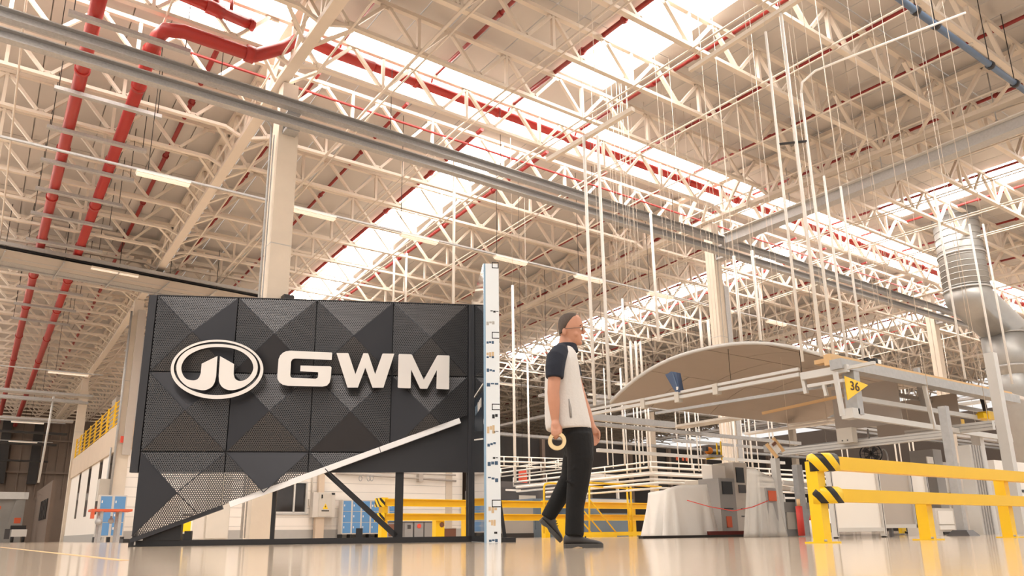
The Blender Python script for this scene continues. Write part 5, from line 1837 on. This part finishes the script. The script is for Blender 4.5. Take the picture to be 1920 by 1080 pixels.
for px, py, D in ((1490, 905, 16), (1505, 918, 16), (1482, 915, 16.5)):
    a_ = at(px - 22, py, D)
    b_ = at(px + 26, py + 5, D)
    one('white_tube', MB().tube([a_, b_], 0.05, 8), whitet, 'white tube stacked on the bench behind the guard end', 'tube', 'white tubes on the bench')
cabinet('line_post', 'grey line post beside the wrapped equipment', 'post', 1466, 1474, 860, 14.5, alu, 0.12)
cabinet('line_post', 'second grey line post near the guard end', 'post', 1506, 1516, 872, 14.8, galv, 0.12)
# cardboard held on the overhead line
c = at(1452, 840, 13.5)
t = thing('cardboard_frame', 'tilted ochre cardboard frame hung on the overhead line', 'cardboard', c)
R_ = Matrix.Rotation(-0.6, 3, V((zf.x, zf.y, 0)).normalized())
part('sheet', MB().box(c, (0.28, 0.02, 0.22), R_), white, t)
part('edge', MB().box(c + R_ @ V((0.13, -0.02, 0)), (0.04, 0.05, 0.3), R_), ochre, t)
part('edge', MB().box(c + R_ @ V((-0.14, -0.02, 0)), (0.04, 0.05, 0.3), R_), ochre, t)
part('dark_hook', MB().box(c + R_ @ V((0.03, -0.03, 0.06)), (0.1, 0.03, 0.05), R_), brown, t)

# overhead line beams (run with the joists)
for i, (px0, py0, px1, py1, Y, w, h, m_, lab) in enumerate((
        (1098, 781, 1262, 797, 13.2, 0.14, 0.15, galv, 'broad grey line beam under the canopy mouth'),
        (1100, 792, 1500, 833, 13.6, 0.1, 0.09, galvd, 'long weathered line beam behind the canopy'),
        (1262, 824, 1430, 841, 15.5, 0.09, 0.08, galvd, 'short weathered line beam above the orange box'),
        (1120, 844, 1470, 868, 15.0, 0.09, 0.09, alu, 'long pale line beam over the white pipe racks'),
        (1435, 838, 1530, 852, 12.6, 0.12, 0.18, galv, 'deep grey line beam ending near the guard end'))):
    a_, b_ = onY(px0, py0, Y), onY(px1, py1, Y)
    zm = (a_.z + b_.z) / 2
    if i == 3:
        TAGZ = zm - h / 2 - 0.045
    one('line_beam', MB().bar((a_.x, Y, zm), (b_.x, Y, zm), w, h), m_, lab, 'beam')
# beams that run back with the girders
for i, (px0, py0, px1, py1, X, w, h, m_, lab) in enumerate((
        (1470, 853, 1770, 808, 12.9, 0.1, 0.13, alu, 'ribbed aluminium beam carrying the grey junction box'),
        (1700, 822, 1862, 790, 14.6, 0.1, 0.16, alu, 'ribbed aluminium beam beyond the frame posts'),
        (1270, 800, 1380, 785, 15.5, 0.5, 0.06, cab, 'flat pale light panel under the vault'),
        (1400, 815, 1560, 790, 16.5, 0.25, 0.05, white, 'pale strip panel hanging behind the vault'),
        (1480, 800, 1640, 772, 17.5, 0.25, 0.05, white, 'white strip panel hanging behind the frame corner'),
        (1560, 800, 1780, 752, 18.5, 0.22, 0.05, white, 'white strip panel beyond the frame posts'),
        (1640, 790, 1850, 742, 20.0, 0.22, 0.06, alu, 'pale rail panel beyond the long beam'))):
    a_, b_ = onX(px0, py0, X), onX(px1, py1, X)
    zm = (a_.z + b_.z) / 2
    t = thing('line_rail', lab, 'rail', (X, (a_.y + b_.y) / 2, zm))
    part('profile', MB().bar((X, a_.y, zm), (X, b_.y, zm), w, h), m_, t)
    for yy in (a_.y, b_.y):
        y_ = yy * 0.9 + (a_.y + b_.y) * 0.05
        part('drop_wire', MB().tube([(X, y_, zm), (X, y_, ZD + zr(y_))], 0.006, 5), cream, t)
    if i < 2:
        for dz in (-0.03, 0.03):
            part('groove', MB().bar((X - w / 2 - 0.004, a_.y, zm + dz), (X - w / 2 - 0.004, b_.y, zm + dz), 0.008, 0.012), galvd, t)
# junction box
c = onX(1588, 817, 12.75)
t = thing('junction_box', 'pale grey junction box fixed on the ribbed aluminium beam', 'junction box', c)
part('body', MB().box(c, (0.16, 0.3, 0.27)), cab, t)
for dy in (-0.05, 0.05):
    part('screw', MB().tube([c + V((-0.09, dy, -0.09)), c + V((-0.08, dy, -0.09))], 0.012, 8), dkmach, t)
# wall fan
c = at(1633, 851, 15)
t = thing('industrial_fan', 'dark caged industrial fan hanging under the line', 'fan', c)
nv = -(c - V((0, 0, CAMZ))).normalized()
nv.z = -0.1
nv.normalize()
uu = nv.cross(V((0, 0, 1))).normalized()
vv = uu.cross(nv)
Rf = 0.2
part('cage', MB().tube([c + (uu * math.cos(a) + vv * math.sin(a)) * Rf for a in [2 * math.pi * k / 24 for k in range(25)]], 0.012, 6, False).tube([c + nv * 0.05 + (uu * math.cos(a) + vv * math.sin(a)) * Rf * 0.6 for a in [2 * math.pi * k / 20 for k in range(21)]], 0.006, 5, False), blackp, t)
for k in range(12):
    a = 2 * math.pi * k / 12
    part('cage_wire', MB().tube([c + nv * 0.07, c + nv * 0.05 + (uu * math.cos(a) + vv * math.sin(a)) * Rf * 0.6, c + (uu * math.cos(a) + vv * math.sin(a)) * Rf], 0.004, 4), blackp, t)
for k in range(4):
    a = 2 * math.pi * k / 4 + 0.3
    d1 = uu * math.cos(a) + vv * math.sin(a)
    d2 = uu * math.cos(a + 0.7) + vv * math.sin(a + 0.7)
    part('blade', MB().add([c - nv * 0.01, c + d1 * 0.17 - nv * 0.02, c + d2 * 0.17 + nv * 0.02, c - nv * 0.015, c + d1 * 0.17 - nv * 0.03, c + d2 * 0.17 + nv * 0.01], [(0, 1, 2), (5, 4, 3), (0, 3, 4, 1), (1, 4, 5, 2), (2, 5, 3, 0)]), dkmach, t)
part('motor', MB().sphere(c - nv * 0.05, 0.06), dkmach, t)
part('stem', MB().tube([c - nv * 0.06, c - nv * 0.06 + V((0, 0, 0.5))], 0.018, 6), galv, t)
c2 = at(1658, 858, 15)
one('fan_guard_ring', MB().tube([c2 + (uu * 0.35 * math.cos(a) + vv * math.sin(a)) * 0.17 for a in [2 * math.pi * k / 20 for k in range(21)]], 0.014, 6, False), galv, 'pale guard ring next to the dark fan', 'guard ring')

# aluminium framed white screens behind the near guard
YW = 5.6
wp = thing('framed_screen', 'white panel screen in an aluminium frame on feet behind the near guard', 'screen', (onY(1610, 990, YW).x, YW, 0))
for (px0, px1, m_) in ((1565, 1655, white), ):
    a_, b_ = onY(px0, 985, YW), onY(px1, 985, YW)
    zt = onY(px0, 872, YW).z
    part('panel', MB().bb((a_.x + 0.04, YW, 0.13), (b_.x - 0.03, YW + 0.02, zt)), m_, wp)
    for x in (a_.x, b_.x):
        part('upright', MB().bb((x - 0.03, YW - 0.03, 0.02), (x + 0.03, YW + 0.03, zt + 0.02)), alu, wp)
        part('groove', MB().bb((x - 0.004, YW - 0.034, 0.03), (x + 0.004, YW - 0.03, zt)), dkmach, wp)
        part('foot', MB().tube([(x, YW, 0), (x, YW, 0.03)], 0.03, 10), black, wp)
    part('cross_bar', MB().bb((a_.x, YW - 0.025, 0.08), (b_.x, YW + 0.025, 0.13)), alu, wp)
wp = thing('framed_screen', 'grey and white panel screen in an aluminium frame beside the white one', 'screen', (onY(1700, 990, YW).x, YW + 0.3, 0))
a_, b_ = onY(1659, 985, YW + 0.2), onY(1745, 985, YW + 0.2)
m1 = onY(1715, 985, YW + 0.2)
zt = onY(1660, 878, YW).z
part('panel', MB().bb((a_.x + 0.04, YW + 0.2, 0.17), (m1.x, YW + 0.22, zt)), canvg, wp)  # first panel in the grey sheet colour, second one white
part('panel', MB().bb((m1.x + 0.05, YW + 0.2, 0.17), (b_.x, YW + 0.22, zt)), white, wp)
for x in (m1.x, b_.x):
    part('upright', MB().bb((x - 0.0, YW + 0.17, 0.12), (x + 0.05, YW + 0.23, zt + 0.02)), alu, wp)
    part('groove', MB().bb((x + 0.02, YW + 0.166, 0.13), (x + 0.03, YW + 0.17, zt)), dkmach, wp)
part('cross_bar', MB().bb((a_.x, YW + 0.17, 0.12), (b_.x, YW + 0.23, 0.17)), alu, wp)
for x in (a_.x + 0.12, b_.x - 0.1):
    part('leg', MB().bb((x, YW + 0.18, 0.0), (x + 0.05, YW + 0.22, 0.12)), dkmach, wp)
p = onY(1697, 1000, 7.5)
t = thing('floor_scraper', 'yellow tool with a black tip lying under the screens', 'tool', (p.x, 7.5, 0))
part('blade', MB().bb((p.x - 0.1, 7.5, 0.03), (p.x + 0.06, 7.56, 0.13)), yel, t)
part('grip', MB().tube([(p.x + 0.0, 7.5, 0.05), (p.x + 0.1, 7.5, 0.04), (p.x + 0.2, 7.48, 0.02)], 0.02, 6), black, t)
# white booth with doors
cabinet('spray_booth', 'white walled booth with plain doors behind the near guard', 'booth', 1782, 1880, 872, 19, white, 0.9, (('door', 0.1, 0.5, 0.02, 0.85, white), ('door', 0.52, 0.93, 0.02, 0.85, white), ('window', 0.0, 0.32, 0.42, 0.56, blackp), ('roof_roll', -0.05, 1.05, 0.9, 1.0, canvg), ('blue_tag', 0.6, 0.68, 0.38, 0.5, bluel)))
cabinet('spray_booth', 'white booth end wall at the duct foot', 'booth', 1884, 1960, 868, 18, white, 0.9, (('shelf', 0.0, 1.0, 0.56, 0.6, black), ('door', 0.1, 0.7, 0.05, 0.5, white), ('screen', 0.05, 0.3, 0.3, 0.5, dkmach)))
cabinet('small_cabinet', 'small framed cabinet with a pale front behind a guard post', 'cabinet', 1757, 1793, 953, 12.5, lockf, 0.5, (('front', 0.1, 0.85, 0.4, 0.9, white), ('front', 0.1, 0.85, 0.2, 0.36, white), ('slot', 0.25, 0.75, 0.02, 0.12, blackp)))
cabinet('machine_stand', 'grey machine frame with a control arm beside the white booth', 'machine', 1770, 1786, 845, 15.5, cabg, 0.5, (('arm', -1.2, 0.2, 0.72, 0.8, cabg), ('cup', -0.9, -0.2, 0.82, 0.9, white)))
cabinet('ribbed_post', 'ribbed aluminium post standing before the white booth', 'post', 1842, 1866, 838, 12.6, alu, 0.2, tuple(('rib', 0.15 + 0.2 * k, 0.2 + 0.2 * k, 0.0, 1.0, galvd) for k in range(4)))
# yellow box and orange hoist on the line
c = at(1850, 780, 15)
one('hoist_motor', MB().box(c, (0.3, 0.2, 0.16)).box(c + V((-0.22, 0, -0.02)), (0.16, 0.14, 0.1)), yel, 'yellow hoist motor on the rail beyond the frame', 'motor')
for k, px in enumerate((1765, 1785, 1800)):
    c = at(px, 790 + k, 16)
    one('hoist_motor', MB().box(c, (0.14, 0.12, 0.12)).tube([c, c + V((0, 0, 0.2))], 0.02, 6), yel, 'small yellow hoist trolley on the far rail', 'motor', 'yellow hoist trolleys')
c = at(1329, 845, 18)
t = thing('hoist_unit', 'orange hoist unit resting on a grey overhead shelf', 'hoist', c)
part('drum', MB().sphere(c, 0.1, 12, 8, (1.1, 1, 0.9)), mat('hoist orange', (238, 140, 40), 0.5), t)
part('shelf', MB().box(c + V((0.05, 0, -0.13)), (0.5, 0.3, 0.05)), galvd, t)
part('cap', MB().box(c + V((-0.12, 0, 0.03)), (0.08, 0.12, 0.1)), dkmach, t)
part('frame', MB().tube([c + V((0.3, 0, -0.15)), c + V((0.3, 0, 0.2))], 0.02, 6).tube([c + V((0.45, 0, -0.2)), c + V((0.45, 0, 0.25))], 0.02, 6).tube([c + V((-0.1, 0, -0.2)), c + V((0.5, 0, -0.12))], 0.02, 6), yel, t)
for k, px in enumerate((1270, 1281, 1288)):
    c = onY(px, 866.5, 14.98)
    c.z = TAGZ
    one('tag_sheet', MB().box(c, (0.08, 0.01, 0.1)), orange, 'small red tag sheet hanging from the line beam', 'tag', 'red tags on the line beam')

# white pipe racks (corner nearest the viewer)
for i, (px, py, D, r, LX, LY, lab) in enumerate(((1220, 876, 22, 0.035, 13, 7, 'upper white pipe rack loop behind the man'), (1220, 889, 21, 0.042, 12, 6.5, 'thick white pipe loop under the upper rack'), (1238, 905, 20, 0.035, 9, 5, 'lower white pipe loop above the sheeted machine'), (935, 862, 24, 0.03, 3.5, 6, 'white pipe rack beside the booth board'))):
    c = at(px, py, D)
    t = thing('pipe_rack', lab, 'pipe rack', c)
    if px < 1000:
        c = c + V((3.0, 0, 0))
        pts = [c + V((-3.5, 0.6, 0)), c, c + V((0, LY, 0))]
    else:
        pts = [c + V((0, LY, 0)), c, c + V((LX, 0, 0))]
    part('pipe', MB().tube(pts, r, 8), whitet, t)
    part('pipe', MB().tube([p + V((0.03, 0.03, -0.14)) for p in pts], r * 0.8, 8), whitet, t)
    if i in (0, 3):
        part('pipe', MB().tube([p + V((0.02, 0.02, 0.16)) for p in pts], r * 0.7, 8), whitet, t)
        for k in range(7):
            q = pts[0].lerp(pts[1], k / 7)
            part('rung', MB().tube([q + V((0, 0, -0.14)), q + V((0, 0, 0.16))], 0.02, 6), whitet, t)
            q = pts[1].lerp(pts[2], k / 7)
            part('rung', MB().tube([q + V((0, 0, -0.14)), q + V((0, 0, 0.16))], 0.02, 6), whitet, t)
# thin white hangers of the racks and lines
LH = ('thin white hanger pole above the pipe racks', 'hanger poles above the pipe racks')
for k, px in enumerate((1172, 1177, 1194, 1201, 1207, 1216, 1222, 1274, 1291, 1298, 1311, 1317, 1360, 1367, 1376, 1383, 1396, 1404, 1412, 1424, 1448, 1455, 1583, 1594, 1683, 1692, 1712, 1720, 1140, 1150)):
    D = 22 + (k * 7 % 5) * 1.6
    y1 = 872 + (k * 5 % 4) * 6
    vpole(px, 690 + (k * 13 % 7) * 12, y1, D, 0.02 if k % 3 else 0.03, *LH)
# far dim structure: grey crossing trays and posts
def far_tray(p0, p1, m_, lab, grp):
    t = thing('cable_tray', lab, 'cable tray', (V(p0) + V(p1)) / 2, grp)
    part('tray', MB().bb(p0, p1), m_, t)
    for k in range(4):
        q = V(p0).lerp(V(p1), 0.1 + 0.27 * k)
        part('drop_rod', MB().tube([(q.x, q.y, p1[2] - 0.02), (q.x, q.y, ZJ + 0.3 + zr(q.y))], 0.016, 5), cream, t)


for k in range(4):
    y = 26 + k * 5.2
    z = 6.6 + (k % 3) * 0.9
    far_tray((28, y, z), (100, y + 0.5, z + 0.18), galv if k % 2 else galvd, 'grey cable tray over the far lines, %s behind the columns' % nth(k + 1), 'trays over the far lines')
for k in range(8):
    x = 31 + k * 5.5
    z = 7.85 + (k % 3) * 0.7
    far_tray((x, 24, z), (x + 0.5, 46, z + 0.16), galvd if k % 2 else galv, 'grey cable tray running back beside the far lines, %s from the canopy column' % nth(k + 1), 'trays beside the far lines')
LF = ('dim line equipment frame far down the hall', 'line equipment frames far down the hall')
rnd = random.Random(11)
placed = [(at(1020, 990, 36).x, at(1020, 990, 36).y + 1.5, 6, 4.5)] + [(6.4 + 20.05 * i, 21.3 + 24.2 * j, 1, 1) for i in range(4) for j in range(3)]
for k in range(70):
    y = rnd.uniform(27, 43.5)
    x = y * rnd.uniform(0.66, 2.9)
    w, d, h = rnd.uniform(1.5, 4.5), rnd.uniform(1.0, 2.5), rnd.uniform(1.6, 3.6)
    if x > 100 or (x < 29 and y + d > 43) or any(abs(x + w / 2 - a) < (w + c) / 2 + 0.2 and abs(y + d / 2 - b) < (d + e) / 2 + 0.2 for a, b, c, e in placed):
        continue
    placed.append((x + w / 2, y + d / 2, w, d))
    m_ = rnd.choice((cabg, dkmach, dkmach, cab, blmach, darks, darks, canvg))
    t = thing('line_station', LF[0], 'station', (x, y, 0), LF[1])
    part('body', MB().bb((x, y, 0), (x + w, y + d, h * 0.5)), m_, t)
    for dx in (0.05, w - 0.1):
        part('post', MB().bb((x + dx, y, h * 0.5), (x + dx + 0.1, y + 0.1, h)), alu, t)
    part('header', MB().bb((x, y, h), (x + w, y + 0.15, h + 0.16)), rnd.choice((alu, galv, white)), t)
    part('panel', MB().bb((x + w * 0.2, y - 0.03, h * 0.15), (x + w * 0.7, y, h * 0.4)), rnd.choice((white, cab, blackp, bluel)), t)
